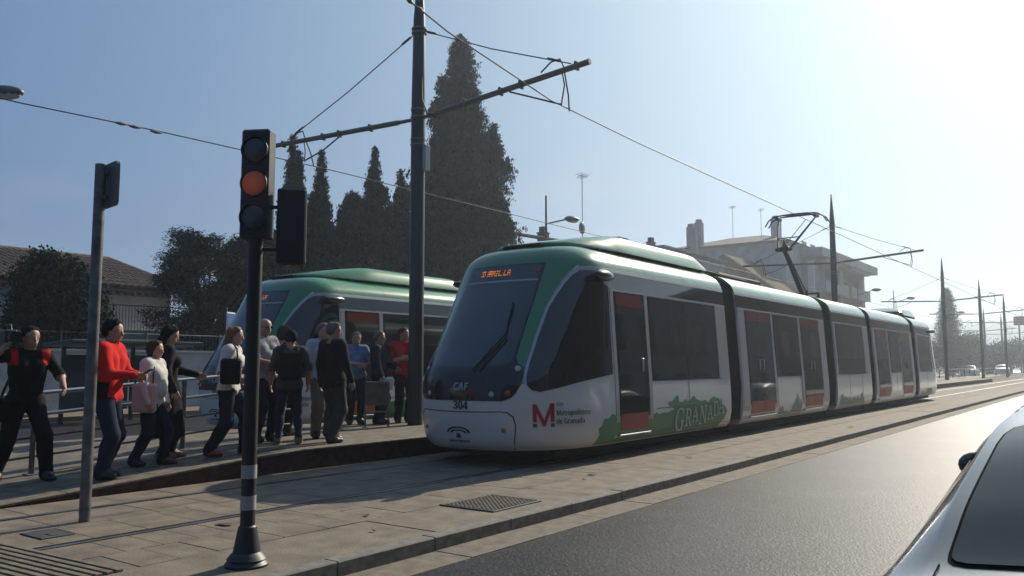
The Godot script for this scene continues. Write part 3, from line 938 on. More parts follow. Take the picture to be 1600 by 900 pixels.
func make_tram() -> Node3D:
	var t := thing("tram", "white and green low floor tram with raised pantograph in front of the platform", "tram")
	var front := end_car(t, 6.3, true)
	cornice(t, CAB, 6.3)
	for s in [1.0, -1.0]:
		tram_pillar(t, s, 1.97, 2.06, 0.30)
		tram_door(t, s, 2.08, 3.02, 1)
		tram_pillar(t, s, 3.03, 3.13, 0.30)
		tram_window(t, s, 3.14, 5.8, 2)
		tram_pillar(t, s, 5.82, 6.28, 1.10)
	# green splash with the town's name along the foot of the front car
	var splash := [[1.46, 0.24], [1.55, 0.37], [1.5, 0.47], [1.58, 0.5], [1.65, 0.6], [1.75, 0.59], [1.80, 0.62], [1.87, 0.66], [1.92, 0.63], [1.98, 0.66], [2.04, 0.65], [2.5, 0.6], [2.96, 0.51], [3.05, 0.57], [3.12, 0.61], [3.17, 0.59], [3.23, 0.62], [3.33, 0.58], [3.45, 0.60], [3.62, 0.59], [3.72, 0.61], [3.89, 0.64], [3.80, 0.66], [3.67, 0.70], [3.65, 0.76], [3.8, 0.77], [3.9, 0.82], [4.03, 0.87], [4.05, 0.8], [4.07, 0.75], [4.21, 0.74], [4.25, 0.77], [4.31, 0.78], [4.42, 0.75], [4.54, 0.79], [4.6, 0.82], [4.67, 0.83], [4.72, 0.78], [4.79, 0.76], [4.98, 0.73], [5.1, 0.75], [5.24, 0.70], [5.35, 0.76], [5.51, 0.80], [5.58, 0.76], [5.67, 0.77], [5.8, 0.68], [5.94, 0.63], [6.05, 0.56], [6.1, 0.5], [6.02, 0.44], [5.98, 0.37], [5.86, 0.33], [5.80, 0.24]]
	for q in splash: q[0] = 1.0 + q[0] - CAB if q[0] > CAB else acos(pow((CAB - q[0]) / (CAB - curve(q[1], TD)), 1.3)) * 2.0 / PI
	part("green_splash", skin(splash, 0.003, 0.03, 0.06), M.decal_green, front)
	var word := "GRANADA"
	var spots := [[4.06, 0.27, 0.50], [4.40, 0.33, 0.40], [4.67, 0.39, 0.35], [5.0, 0.33, 0.44], [5.30, 0.40, 0.34], [5.56, 0.45, 0.34], [5.80, 0.47, 0.40]]
	for i in 7:
		var y: float = spots[i][1] + spots[i][2] * 0.36
		var up := Vector3(curve(y + 0.1, TW) - curve(y - 0.1, TW), 0.2, 0).normalized()
		var b := Basis(Vector3(0, 0, -1), up, Vector3(0, 0, -1).cross(up))
		lettering("painted_letter", word[i], spots[i][2] * 1.02, M.decal_pale, front, xf(Vector3(curve(y, TW) + 0.010, y, -spots[i][0]), b), "Droid Serif")
	var g := Geo.new()
	wall_panel(g, 1.0, 3.25, 5.69, 0.668, 0.68, 0.006, 0.004)
	part("hatch_seam", g, M.decal_dark, front)
	# the network's sign on the cab side
	part("red_letter_mark", skin([[0.460, 0.60], [0.462, 0.835], [0.488, 0.835], [0.533, 0.63], [0.578, 0.845], [0.604, 0.845], [0.600, 0.60], [0.574, 0.60], [0.575, 0.72], [0.540, 0.545], [0.524, 0.545], [0.486, 0.72], [0.486, 0.60]], 0.004, 0.02, 0.1), M.decal_red, front)
	for a in [[0.459, 0.485], [0.574, 0.600]]: part("teal_mark", skin([[a[0], 0.535], [a[1], 0.535], [a[1], 0.585], [a[0], 0.585]], 0.004, 0.02, 0.1), M.decal_teal, front)
	lettering("network_name", "Metropolitano", 0.098, M.decal_dark, front, on_hull(0.728, 0.715, 0.012))
	lettering("network_name", "de Granada", 0.098, M.decal_dark, front, on_hull(0.706, 0.605, 0.012))
	part("oval_badge", skin([[0.612, 0.83], [0.62, 0.85], [0.64, 0.858], [0.66, 0.85], [0.668, 0.83], [0.66, 0.81], [0.64, 0.802], [0.62, 0.81]], 0.005, 0.02, 0.05), M.tram_silver, front)
	# the middle cars
	var plan := [[6.9, 12.65], [13.4, 16.95], [17.5, 23.1]]
	for p in plan:
		mid_car(t, p[0], p[1]); cornice(t, p[0], p[1])
	for s in [1.0, -1.0]:
		tram_pillar(t, s, 6.93, 7.26)
		tram_door(t, s, 7.28, 8.75, 2); tram_pillar(t, s, 8.76, 8.86)
		tram_window(t, s, 8.87, 10.55, 1); tram_pillar(t, s, 10.56, 10.70)
		tram_door(t, s, 10.71, 12.15, 2); tram_pillar(t, s, 12.17, 12.62)
		tram_pillar(t, s, 13.43, 13.58, 1.1)
		tram_window(t, s, 13.6, 16.35, 2); tram_pillar(t, s, 16.37, 16.92, 1.1)
		tram_pillar(t, s, 17.53, 17.78)
		tram_door(t, s, 17.8, 19.3, 2); tram_pillar(t, s, 19.32, 19.48)
		tram_window(t, s, 19.5, 21.0, 1); tram_pillar(t, s, 21.02, 21.13)
		tram_door(t, s, 21.15, 22.7, 2); tram_pillar(t, s, 22.72, 23.07)
		tram_window(t, s, 24.05, 26.45, 2); tram_pillar(t, s, 23.83, 24.03, 1.1)
	# faded green prints on the later cars
	for q in [[8.95, 10.5, 0.27, 0.72], [13.6, 16.2, 0.26, 0.60], [24.0, 26.3, 0.26, 0.5]]:
		var blot := []
		var top := lerpf(q[2], q[3], 0.5)
		for k in 30:
			top = clampf(top + rng.randf_range(-0.14, 0.14), q[2] + 0.05, q[3])
			blot.push_back([1.0 - CAB + lerpf(q[0], q[1], (k + rng.randf_range(-0.3, 0.3)) / 29.0), top])
		blot.push_back([1.0 - CAB + q[1], q[2]]); blot.push_back([1.0 - CAB + q[0], q[2]])
		part("faded_print", skin(blot, 0.003, 0.2, 0.08), M.decal_print, t)
	# sills of pale paint along the doors of the second and fourth cars
	for b in [[6.3, 6.9], [12.65, 13.4], [16.95, 17.5], [23.1, 23.8]]: bellows(t, b[0], b[1])
	# rear car: the same cab, facing the other way
	var rear := Node3D.new()
	rear.name = "rear"
	var rb := end_car(rear, 4.8, false)
	rear.remove_child(rb)
	t.add_child(rb, true)
	rb.transform = Transform3D(Basis(Vector3.UP, PI), Vector3(0, 0, -28.6))
	rear.free()
	cornice(t, 23.8, 26.65)
	# panel seams along the skirts
	for q in [[CAB, 6.28], [6.92, 12.63], [13.42, 16.93], [17.52, 23.08], [23.82, 26.6]]:
		for s in [1.0, -1.0]:
			g = Geo.new()
			wall_panel(g, s, q[0], q[1], 0.318, 0.325, 0.0045, 0.003)
			part("skirt_seam", g, M.decal_dark, t)
	for q in [4.47, 8.9, 10.5, 14.6, 15.9, 20.25, 25.3]:
		g = Geo.new()
		wall_panel(g, 1.0, q, q + 0.008, 0.325, 1.09, 0.0048, 0.003)
		part("panel_seam", g, M.decal_dark, t)
	# roof: conduits and the pantograph
	g = Geo.new()
	for x in [0.42, 0.50]: g.tube([Vector3(x, 3.20, -6.3), Vector3(x, 3.24, -7.0), Vector3(x, 3.21, -9.4)], 0.02, 6)
	g.span(-0.5, 0.45, 3.12, 3.30, -8.0, -10.5, 0.03)
	part("roof_equipment", g, M.under, t)
	pantograph(t, -14.55)
	return t

func pantograph(t: Node3D, z: float) -> void:
	var g := Geo.new()
	g.span(-0.45, 0.45, 3.12, 3.22, z + 0.55, z - 0.75, 0.02)
	for s in [-1, 1]:
		g.tube([Vector3(s * 0.42, 3.12, z + 0.45), Vector3(s * 0.42, 3.34, z + 0.45)], 0.035, 8)
		g.tube([Vector3(s * 0.42, 3.12, z - 0.6), Vector3(s * 0.42, 3.34, z - 0.6)], 0.035, 8)
	g.bar(Vector3(-0.45, 3.34, z - 0.55), Vector3(0.45, 3.34, z - 0.55), 0.03)
	var p := part("pantograph", g, M.under, t)
	var knee := Vector3(0, 4.44, z + 0.95)
	g = Geo.new()
	g.tube([Vector3(0, 3.36, z - 0.5), knee], [0.075, 0.055], 8)
	g.bar(Vector3(0.16, 3.36, z - 0.35), knee + Vector3(0.10, -0.12, 0), 0.018)
	part("lower_arm", g, M.pole, p)
	g = Geo.new()
	g.bar(knee - Vector3(0.22, 0, 0), knee + Vector3(0.22, 0, 0), 0.05)
	g.box(knee, Vector3(0.3, 0.12, 0.14), Basis.IDENTITY, 0.02)
	part("knee_joint", g, M.pole, p)
	var head := Vector3(0, 5.50, z - 0.25)
	g = Geo.new()
	for s in [-1, 1]: g.tube([knee + Vector3(s * 0.16, 0, 0), head + Vector3(s * 0.52, -0.05, 0)], [0.035, 0.022], 6)
	g.bar(knee + Vector3(0, 0.05, 0.05), head + Vector3(0.25, -0.1, 0), 0.010)
	g.bar(knee.lerp(head, 0.35) + Vector3(-0.3, 0, 0), knee.lerp(head, 0.35) + Vector3(0.3, 0, 0), 0.016)
	part("upper_frame", g, M.pole, p)
	g = Geo.new()
	for dz in [-0.14, 0.14]:
		var pts := []
		for q in [[-0.86, -0.26], [-0.76, -0.10], [-0.60, 0.0], [-0.3, 0.03], [0.0, 0.035], [0.3, 0.03], [0.60, 0.0], [0.76, -0.10], [0.86, -0.26]]: pts.push_back(head + Vector3(q[0], q[1] + 0.03, dz))
		g.tube(pts, 0.020, 6)
		g.box(head + Vector3(0, 0.045, dz), Vector3(1.1, 0.03, 0.05), Basis.IDENTITY, 0.006)
	for s in [-1, 1]: g.box(head + Vector3(s * 0.52, -0.02, 0), Vector3(0.10, 0.07, 0.32), Basis.IDENTITY, 0.01)
	part("contact_head", g, M.pole, p)
	g = Geo.new()
	g.prism(PackedVector2Array([Vector2(-0.14, 0.0), Vector2(0.02, 0.0), Vector2(-0.10, 0.22)]), 0.03, xf(knee + Vector3(0.1, 0.06, 0)))
	part("red_bracket", g, M.red_panel, p)

func make_trams() -> void:
	M.decal_print = mat(Color(0.25, 0.34, 0.26), 0.5)
	var a := make_tram()
	a.position = Vector3(TRACK_A, 0, -8.6)
	a.set_meta("group", "trams at the platform")
	copy(a, "white and green tram standing on the track beyond the platform, behind the waiting people", Vector3(TRACK_B, 0, -9.3), 0.0, "trams at the platform")

# ------------------------------------------------------------------ poles, wires, signs, railings
func make_traffic_light() -> void:
	var t := thing("traffic_light", "black three lamp traffic light on a banded pole, middle lamp lit amber", "traffic light", Vector3(-4.857, 0.004, -3.58))
	var g := Geo.new()
	g.lathe([Vector2(0.0, 0.0), Vector2(0.145, 0.0), Vector2(0.145, 0.012), Vector2(0.125, 0.035), Vector2(0.132, 0.045), Vector2(0.108, 0.075), Vector2(0.092, 0.09), Vector2(0.060, 0.255), Vector2(0.0535, 0.262), Vector2(0.050, 0.265)], 28)
	part("base", g, M.black, t)
	g = Geo.new()
	g.lathe([Vector2(0.050, 0.26), Vector2(0.050, 2.24), Vector2(0.0, 2.24)], 24)
	part("pole", g, M.black, t)
	for y in [[0.369, 0.463], [0.578, 0.668]]:
		g = Geo.new()
		g.lathe([Vector2(0.050, y[0]), Vector2(0.0525, y[0]), Vector2(0.0525, y[1]), Vector2(0.050, y[1])], 24)
		part("white_band", g, M.band, t)
	var turn := Basis(Vector3.UP, deg_to_rad(29))
	var c := Vector3(0, 2.607, 0)
	g = Geo.new()
	g.box(c + turn * Vector3(0, 0, -0.01), Vector3(0.205, 0.776, 0.13), turn, 0.014)
	var hs := part("housing", g, M.black, t)
	for k in 3:
		g = Geo.new()
		var y := 0.238 - k * 0.238
		var x := Transform3D(turn * Basis(Vector3.RIGHT, PI / 2), c + turn * Vector3(0, y, 0.055))
		g.lathe([Vector2(0.098, 0.0), Vector2(0.098, 0.014), Vector2(0.090, 0.014), Vector2(0.088, 0.0)], 28, x)
		part("lens_rim", g, M.black, hs)
	for k in 3:
		var y := 0.238 - k * 0.238
		var x := Transform3D(turn * Basis(Vector3.RIGHT, PI / 2), c + turn * Vector3(0, y, 0.056))
		var l := Geo.new()
		l.lathe([Vector2(0.088, 0.0), Vector2(0.07, 0.010), Vector2(0.04, 0.016), Vector2(0.0, 0.018)], 28, x)
		var lens := part("lens", l, M.lens_amber if k == 1 else M.lens_dark, hs)
		if k == 1:
			lens.set_meta("label", "lit amber lens made of small glowing points")
			var d := Geo.new()
			for ring in 7:
				var cnt := 1 if ring == 0 else ring * 5
				for q in cnt:
					var r := ring * 0.0132
					var a := TAU * q / cnt + ring * 0.3
					var p := Vector3(cos(a) * r, 0.021 - r * r * 2.2, -sin(a) * r)
					d.ball(x * p, Vector3.ONE * 0.0028, 6)
			part("led_points", d, M.amber, hs)
			var lamp := OmniLight3D.new()
			lamp.name = "amber_glow"; lamp.light_color = Color(1.0, 0.42, 0.2); lamp.light_energy = 0.004
			lamp.omni_range = 6.0; lamp.omni_attenuation = 2.0; lamp.light_size = 0.08; lamp.shadow_enabled = true
			lamp.position = x * Vector3(0, 0.09, 0)
			hs.add_child(lamp)
	g = Geo.new()
	for y in [0.12, -0.12]: g.box(c + turn * Vector3(0, y, 0.056), Vector3(0.185, 0.008, 0.006), turn)
	part("housing_joint", g, M.black_gloss, hs)
	# the back of the second head, turned to the other traffic
	var b2 := Basis(Vector3.UP, deg_to_rad(48))
	var rt := Vector3(0.806, 0, -0.592)
	g = Geo.new()
	g.box(Vector3(0, 2.313, 0) + rt * 0.245 + Vector3(-0.03, 0, -0.03), Vector3(0.20, 0.535, 0.10), b2, 0.012)
	part("rear_housing", g, M.black, t)
	g = Geo.new()
	for y in [2.15, 2.45]: g.bar(Vector3(0, y, 0), Vector3(0, y, 0) + rt * 0.18 + Vector3(-0.02, 0, -0.02), 0.014)
	part("bracket", g, M.black, t)

func make_sign_post() -> void:
	var t := thing("sign_post", "grey galvanised post carrying a small square sign seen from behind", "road sign", Vector3(-7.33, 0.004, -3.73))
	var g := Geo.new()
	g.lathe([Vector2(0.0, 0.0), Vector2(0.048, 0.0), Vector2(0.048, 3.14), Vector2(0.0, 3.15)], 20)
	part("post", g, M.galv, t)
	var pl := PackedVector2Array()
	for q in [[0.155, 0.155, 0], [-0.155, 0.155, 1], [-0.155, -0.155, 2], [0.155, -0.155, 3]]:
		for k in 5:
			var a: float = PI / 2 * q[2] + PI / 2 * k / 4.0
			pl.push_back(Vector2(q[0] + cos(a) * 0.045, q[1] + sin(a) * 0.045))
	g = Geo.new()
	g.prism(pl, 0.028, xf(Vector3(0.03, 2.955, -0.085), Basis(Vector3.UP, deg_to_rad(-8))))
	part("sign_plate", g, mat(Color(0.11, 0.112, 0.12), 0.55, 0.2), t)
	for y in [2.84, 3.07]:
		g = Geo.new()
		g.box(Vector3(0.0, y, -0.04), Vector3(0.13, 0.03, 0.06), Basis.IDENTITY, 0.004)
		part("clamp", g, M.galv, t)

func pole_kit(at: Vector3, label: String, detailed: bool) -> Node3D:
	var t := thing("catenary_pole", label, "catenary pole", at, 0.0, "catenary poles along the tramway")
	var g := Geo.new()
	g.tube([Vector3(0, 0, 0), Vector3(0, 6.3, 0), Vector3(0, 7.9, 0), Vector3(0, 9.15, 0)], [0.140, 0.134, 0.112, 0.02], 18)
	part("mast", g, M.pole, t)
	for y in [5.55, 5.45, 5.98, 6.12, 7.62, 7.7]:
		g = Geo.new()
		g.lathe([Vector2(0.10, y), Vector2(0.148, y), Vector2(0.148, y + 0.025), Vector2(0.10, y + 0.025)], 18)
		part("clamp_band", g, M.arm, t)
	for s in [[3.76, 6.25], [-4.24, 6.12]]:
		g = Geo.new()
		var e := Vector3(s[0], s[1], 0)
		var a := Vector3(signf(s[0]) * 0.13, 5.97, 0)
		g.tube([a, a.lerp(e, 0.08), a.lerp(e, 0.10), e], [0.035, 0.035, 0.05, 0.05], 10)
		part("cantilever_arm", g, M.arm, t)
		g = Geo.new()
		var tip := a.lerp(e, 0.90) + Vector3(0, 0.07, 0)
		var top := Vector3(signf(s[0]) * 0.11, 7.65, 0)
		g.tube([top, top.lerp(tip, 0.5) - Vector3(0, 0.05, 0), tip], 0.011, 6)
		g.tube([top.lerp(tip, 0.03), top.lerp(tip, 0.09)], 0.024, 6)
		g.tube([top.lerp(tip, 0.86), top.lerp(tip, 0.93)], 0.022, 6)
		part("stay_wire", g, M.wire, t)
		g = Geo.new()
		var wx := 3.20 if s[0] > 0 else -3.25
		var drop := a.lerp(e, absf(wx) / absf(s[0]))
		g.tube([drop + Vector3(0, 0.0, 0), drop + Vector3(0.05, -0.25, 0), Vector3(wx, 5.62, 0)], 0.012, 6)
		g.tube([drop.lerp(a, 0.35) + Vector3(0, -0.06, 0), drop.lerp(a, 0.2) + Vector3(0, -0.28, 0), Vector3(wx, 5.64, 0.0)], 0.016, 6)
		g.tube([drop + Vector3(-0.42, 0.06, 0), drop + Vector3(-0.2, 0.19, 0.02), drop + Vector3(-0.02, 0.20, 0.02), drop + Vector3(0.05, 0.05, 0.02), Vector3(wx + 0.08, 5.80, -0.1), Vector3(wx, 5.59, -0.25)], 0.014, 6)
		part("registration_arm", g, M.wire, t)
		if detailed:
			for q in [0.28, 0.5, 0.62, 0.93]:
				g = Geo.new()
				var p := a.lerp(e, q)
				g.box(p, Vector3(0.05, 0.14, 0.12), Basis.IDENTITY, 0.01)
				part("arm_clamp", g, M.arm, t)
	g = Geo.new()
	g.box(Vector3(0.165, 5.2, -0.05), Vector3(0.08, 0.5, 0.16), Basis.IDENTITY, 0.015)
	part("junction_box", g, M.tram_grey, t)
	if detailed:
		g = Geo.new()
		g.tube([Vector3(0.13, 6.7, 0.06), Vector3(0.16, 6.3, 0.08), Vector3(0.3, 6.0, 0.08), Vector3(0.5, 5.9, 0.03)], 0.014, 6)
		part("cable_loop", g, M.wire, t)
	return t

func make_overhead() -> void:
	var p0 := pole_kit(Vector3(-10.5, 0.26, -11.3), "tall dark catenary pole on the platform behind the people, between the trams", true)
	p0.position.y = 0.0
	var far := pole_kit(Vector3(-10.5, 0.0, -39.0), "spiked catenary pole rising behind the front tram, beside the apartment block", false)
	var notes := [[-10.5, -67.4, "tapered catenary pole standing just behind the tail of the front tram"], [-10.5, -86.5, "tapered catenary pole at the far end of the distant platform"], [-10.5, -105.5, "tapered catenary pole beyond the distant platform, beside parked cars"]]
	for n in notes: copy(far, n[2], Vector3(n[0], 0.0, n[1]), 0.0, "catenary poles along the tramway")
	for n in [[-15.4, -130.0], [-15.0, -146.0]]: copy(far, "remote catenary pole standing before the distant trees", Vector3(n[0], 0.0, n[1]), 0.0, "catenary poles along the tramway")
	# contact wires
	var g := Geo.new()
	g.tube([Vector3(-7.3, 7.0, -3.5), Vector3(-7.3, 6.08, -7.73), Vector3(-7.3, 5.93, -8.43), Vector3(-7.3, 5.63, -10.98), Vector3(-7.3, 5.58, -14.0), Vector3(-7.3, 5.57, -39), Vector3(-7.3, 5.57, -67), Vector3(-7.6, 5.57, -105), Vector3(-11.9, 5.57, -150)], 0.0105, 6)
	var w := one("contact_wire", g, M.wire, "contact wire above the front tram's roof, touching its raised pantograph", "overhead wire", "overhead wires")
	for q in [[0.02, 0.12], [0.20, 0.32], [0.4, 0.5]]:
		g = Geo.new()
		var a := Vector3(-7.3, 6.15, -7.4).lerp(Vector3(-7.3, 5.93, -8.43), q[0])
		var b := Vector3(-7.3, 6.15, -7.4).lerp(Vector3(-7.3, 5.93, -8.43), q[1])
		g.tube([a, a.lerp(b, 0.5), b], [0.014, 0.032, 0.014], 8)
		part("insulator", g, M.arm, w)
	g = Geo.new()
	g.tube([Vector3(-13.75, 5.42, 8.0), Vector3(-13.75, 5.44, -5.7), Vector3(-13.75, 5.52, -8.0), Vector3(-13.75, 5.58, -12.0), Vector3(-13.75, 5.57, -39), Vector3(-13.75, 5.57, -67), Vector3(-14.0, 5.57, -105), Vector3(-18, 5.57, -150)], 0.0105, 6)
	w = one("contact_wire", g, M.wire, "contact wire running above the tram beyond the platform, past the street lamp", "overhead wire", "overhead wires")
	for z in [-7.2, -7.45, -7.85]:
		g = Geo.new()
		g.tube([Vector3(-13.75, 5.49, z), Vector3(-13.75, 5.495, z - 0.1), Vector3(-13.75, 5.50, z - 0.22)], [0.014, 0.035, 0.014], 8)
		part("insulator", g, M.arm, w)

func make_railing() -> void:
	var t := thing("handrail", "grey steel handrail with four bars running up the platform ramp behind the people", "railing", Vector3(-10.2, 0, 0))
	var posts := [-0.8, -2.7, -4.55, -6.45, -8.0]
	var g := Geo.new()
	for z in posts:
		g = Geo.new()
		var y: float = maxf(ramp(z), 0.004)
		g.box(Vector3(0, y + 0.46, z), Vector3(0.05, 0.92, 0.05), Basis.IDENTITY, 0.006)
		g.box(Vector3(0, y + 0.006, z), Vector3(0.14, 0.012, 0.14), Basis.IDENTITY, 0.003)
		part("post", g, M.galv, t)
	for k in [[0.93, 0.024], [0.68, 0.022], [0.42, 0.014], [0.20, 0.014]]:
		g = Geo.new()
		var pts := []
		for z in [0.6, -0.8, -2.7, -3.2, -4.55, -5.8, -6.45, -7.0, -8.0, -8.25]: pts.push_back(Vector3(-0.035 if k[0] < 0.9 else 0.0, ramp(z) + k[0], z))
		g.tube(pts, k[1], 8)
		part("bar", g, M.steel if k[0] > 0.6 else M.galv, t)

func make_platform_furniture() -> void:
	# low leaning rails of steel tube
	for q in [[-10.62, -10.45, "steel framed leaning panel standing before the dark jacket man", 0.0], [-10.55, -7.9, "steel framed leaning rail beside the man with sunglasses", 0.3]]:
		var t := thing("leaning_rail", q[2], "leaning rail", Vector3(q[0], 0.262, q[1]), deg_to_rad(52) + q[3], "leaning rails on the platform")
		var g := Geo.new()
		for s in [-1, 1]: g.bar(Vector3(s * 0.2, 0.0, 0), Vector3(s * 0.2, 0.78, 0), 0.018)
		g.bar(Vector3(-0.2, 0.78, 0), Vector3(0.2, 0.78, 0), 0.018)
		g.bar(Vector3(-0.2, 0.27, 0), Vector3(0.2, 0.27, 0), 0.014)
		part("frame", g, M.galv, t)
		g = Geo.new()
		g.box(Vector3(0, 0.57, 0.0), Vector3(0.37, 0.38, 0.015), Basis.IDENTITY, 0.003)
		part("panel", g, M.platform, t)
		g = Geo.new()
		for s in [-1, 1]: g.box(Vector3(s * 0.2, 0.004, 0), Vector3(0.1, 0.008, 0.1), Basis.IDENTITY, 0.002)
		part("foot_plate", g, M.galv, t)

func street_lamp(label: String, at: Vector3, h: float, arm: Vector3, m: Material) -> void:
	var t := thing("street_lamp", label, "street lamp", at, 0.0, "street lamps")
	var g := Geo.new()
	g.tube([Vector3.ZERO, Vector3(0, h * 0.4, 0), Vector3(0, h + 0.9, 0)], [0.10, 0.075, 0.04], 10)
	part("post", g, M.galv, t)
	g = Geo.new()
	var e := Vector3(0, h - 0.15, 0) + arm
	g.tube([Vector3(0, h - 0.35, 0), e], 0.035, 8)
	part("arm", g, M.galv, t)
	g = Geo.new()
	var dirn := Vector3(arm.x, 0, arm.z).normalized()
	var b := Basis(dirn, Vector3.UP, dirn.cross(Vector3.UP))
	g.ball(e + dirn * 0.38 + Vector3(0, 0.06, 0), Vector3(0.42, 0.14, 0.2), 14, b)
	var hd := part("lamp_head", g, m, t)
	g = Geo.new()
	g.ball(e + dirn * 0.40 + Vector3(0, -0.005, 0), Vector3(0.34, 0.10, 0.165), 12, b)
	part("lamp_glass", g, M.lamp_clear, hd)

# ------------------------------------------------------------------ people: one smooth body from tapered bones
const T_TORSO := 1
const T_UPPER := 2
const T_FORE := 3
const T_PELVIS := 4
const T_THIGH := 5
const T_CALF := 6
const T_FOOT := 7
const T_HEAD := 8
const T_NECK := 9
const T_HAND := 10
# bones: [a, ra, b, rb, tag]; returns vertices, normals, tags and quads of the joined surface
func blend_surface(bones: Array, cell: float, k: float) -> Dictionary:
	var lo := Vector3.ONE * 1e9
	var hi := Vector3.ONE * -1e9
	for b in bones:
		var r: float = maxf(b[1], b[3]) + cell * 2.5
		for p in [b[0], b[2]]:
			lo = lo.min(p - Vector3.ONE * r); hi = hi.max(p + Vector3.ONE * r)
	var nx := int((hi.x - lo.x) / cell) + 2
	var ny := int((hi.y - lo.y) / cell) + 2
	var nz := int((hi.z - lo.z) / cell) + 2
	var f := PackedFloat32Array()
	f.resize(nx * ny * nz); f.fill(1.0)
	var near := PackedFloat32Array()
	near.resize(nx * ny * nz); near.fill(1.0)
	var tg := PackedByteArray()
	tg.resize(nx * ny * nz)
	for b in bones:
		var a: Vector3 = b[0]
		var ra: float = b[1]
		var ab: Vector3 = b[2] - a
		var rb: float = b[3]
		var l2 := maxf(ab.length_squared(), 1e-9)
		var mg := maxf(ra, rb) + k + cell * 2.0
		var l: Vector3 = (b[0].min(b[2]) - Vector3.ONE * mg - lo) / cell
		var h: Vector3 = (b[0].max(b[2]) + Vector3.ONE * mg - lo) / cell
		for iy in range(maxi(int(l.y), 0), mini(int(h.y) + 1, ny)):
			for iz in range(maxi(int(l.z), 0), mini(int(h.z) + 1, nz)):
				var base := (iy * nz + iz) * nx
				for ix in range(maxi(int(l.x), 0), mini(int(h.x) + 1, nx)):
					var p := lo + Vector3(ix, iy, iz) * cell - a
					var t := clampf(p.dot(ab) / l2, 0.0, 1.0)
					var d := (p - ab * t).length() - lerpf(ra, rb, t)
					var i := base + ix
					var o := f[i]
					if d < near[i]:
						near[i] = d; tg[i] = b[4]
					var q := maxf(k - absf(o - d), 0.0)
					f[i] = minf(o, d) - q * q * 0.25 / k
	var ids := PackedInt32Array()
	ids.resize(nx * ny * nz); ids.fill(-1)
	var vs := PackedVector3Array()
	var ns := PackedVector3Array()
	var ts := PackedByteArray()
	var oy := nz * nx
	var quads := []
	for iy in ny - 1:
		for iz in nz - 1:
			var base := (iy * nz + iz) * nx
			for ix in nx - 1:
				var i := base + ix
				var c0 := f[i]
				if c0 > 0.5 and f[i + 1 + nx + oy] > 0.5: continue
				var c1 := f[i + 1]
				var c2 := f[i + nx]
				var c3 := f[i + 1 + nx]
				var c4 := f[i + oy]
				var c5 := f[i + 1 + oy]
				var c6 := f[i + nx + oy]
				var c7 := f[i + 1 + nx + oy]
				var m := (1 if c0 < 0 else 0) + (1 if c1 < 0 else 0) + (1 if c2 < 0 else 0) + (1 if c3 < 0 else 0) + (1 if c4 < 0 else 0) + (1 if c5 < 0 else 0) + (1 if c6 < 0 else 0) + (1 if c7 < 0 else 0)
				if m == 0 or m == 8: continue
				var sum := Vector3.ZERO
				var cnt := 0
				# x edges
				if (c0 < 0) != (c1 < 0): sum += Vector3(c0 / (c0 - c1), 0, 0); cnt += 1
				if (c2 < 0) != (c3 < 0): sum += Vector3(c2 / (c2 - c3), 0, 1); cnt += 1
				if (c4 < 0) != (c5 < 0): sum += Vector3(c4 / (c4 - c5), 1, 0); cnt += 1
				if (c6 < 0) != (c7 < 0): sum += Vector3(c6 / (c6 - c7), 1, 1); cnt += 1
				# z edges
				if (c0 < 0) != (c2 < 0): sum += Vector3(0, 0, c0 / (c0 - c2)); cnt += 1
				if (c1 < 0) != (c3 < 0): sum += Vector3(1, 0, c1 / (c1 - c3)); cnt += 1
				if (c4 < 0) != (c6 < 0): sum += Vector3(0, 1, c4 / (c4 - c6)); cnt += 1
				if (c5 < 0) != (c7 < 0): sum += Vector3(1, 1, c5 / (c5 - c7)); cnt += 1
				# y edges
				if (c0 < 0) != (c4 < 0): sum += Vector3(0, c0 / (c0 - c4), 0); cnt += 1
				if (c1 < 0) != (c5 < 0): sum += Vector3(1, c1 / (c1 - c5), 0); cnt += 1
				if (c2 < 0) != (c6 < 0): sum += Vector3(0, c2 / (c2 - c6), 1); cnt += 1
				if (c3 < 0) != (c7 < 0): sum += Vector3(1, c3 / (c3 - c7), 1); cnt += 1
				sum /= cnt
				ids[i] = vs.size()
				vs.push_back(lo + (Vector3(ix, iy, iz) + sum) * cell)
				ns.push_back(Vector3(c1 + c3 + c5 + c7 - c0 - c2 - c4 - c6, c4 + c5 + c6 + c7 - c0 - c1 - c2 - c3, c2 + c3 + c6 + c7 - c0 - c1 - c4 - c5).normalized())
				var bi := i
				if near[i + 1 + nx + oy] < near[bi]: bi = i + 1 + nx + oy
				ts.push_back(tg[bi])
				if iy > 0 and iz > 0 and (c0 < 0) != (c1 < 0): quads.push_back([i, i - nx, i - nx - oy, i - oy])
				if ix > 0 and iz > 0 and (c0 < 0) != (c4 < 0): quads.push_back([i, i - 1, i - 1 - nx, i - nx])
				if ix > 0 and iy > 0 and (c0 < 0) != (c2 < 0): quads.push_back([i, i - 1, i - 1 - oy, i - oy])
	var idx := PackedInt32Array()
	for q in quads:
		var a: int = ids[q[0]]
		var b: int = ids[q[1]]
		var c: int = ids[q[2]]
		var d: int = ids[q[3]]
		if a < 0 or b < 0 or c < 0 or d < 0: continue
		idx.append_array(PackedInt32Array([a, b, c, d]))
	return {"v": vs, "n": ns, "t": ts, "q": idx}
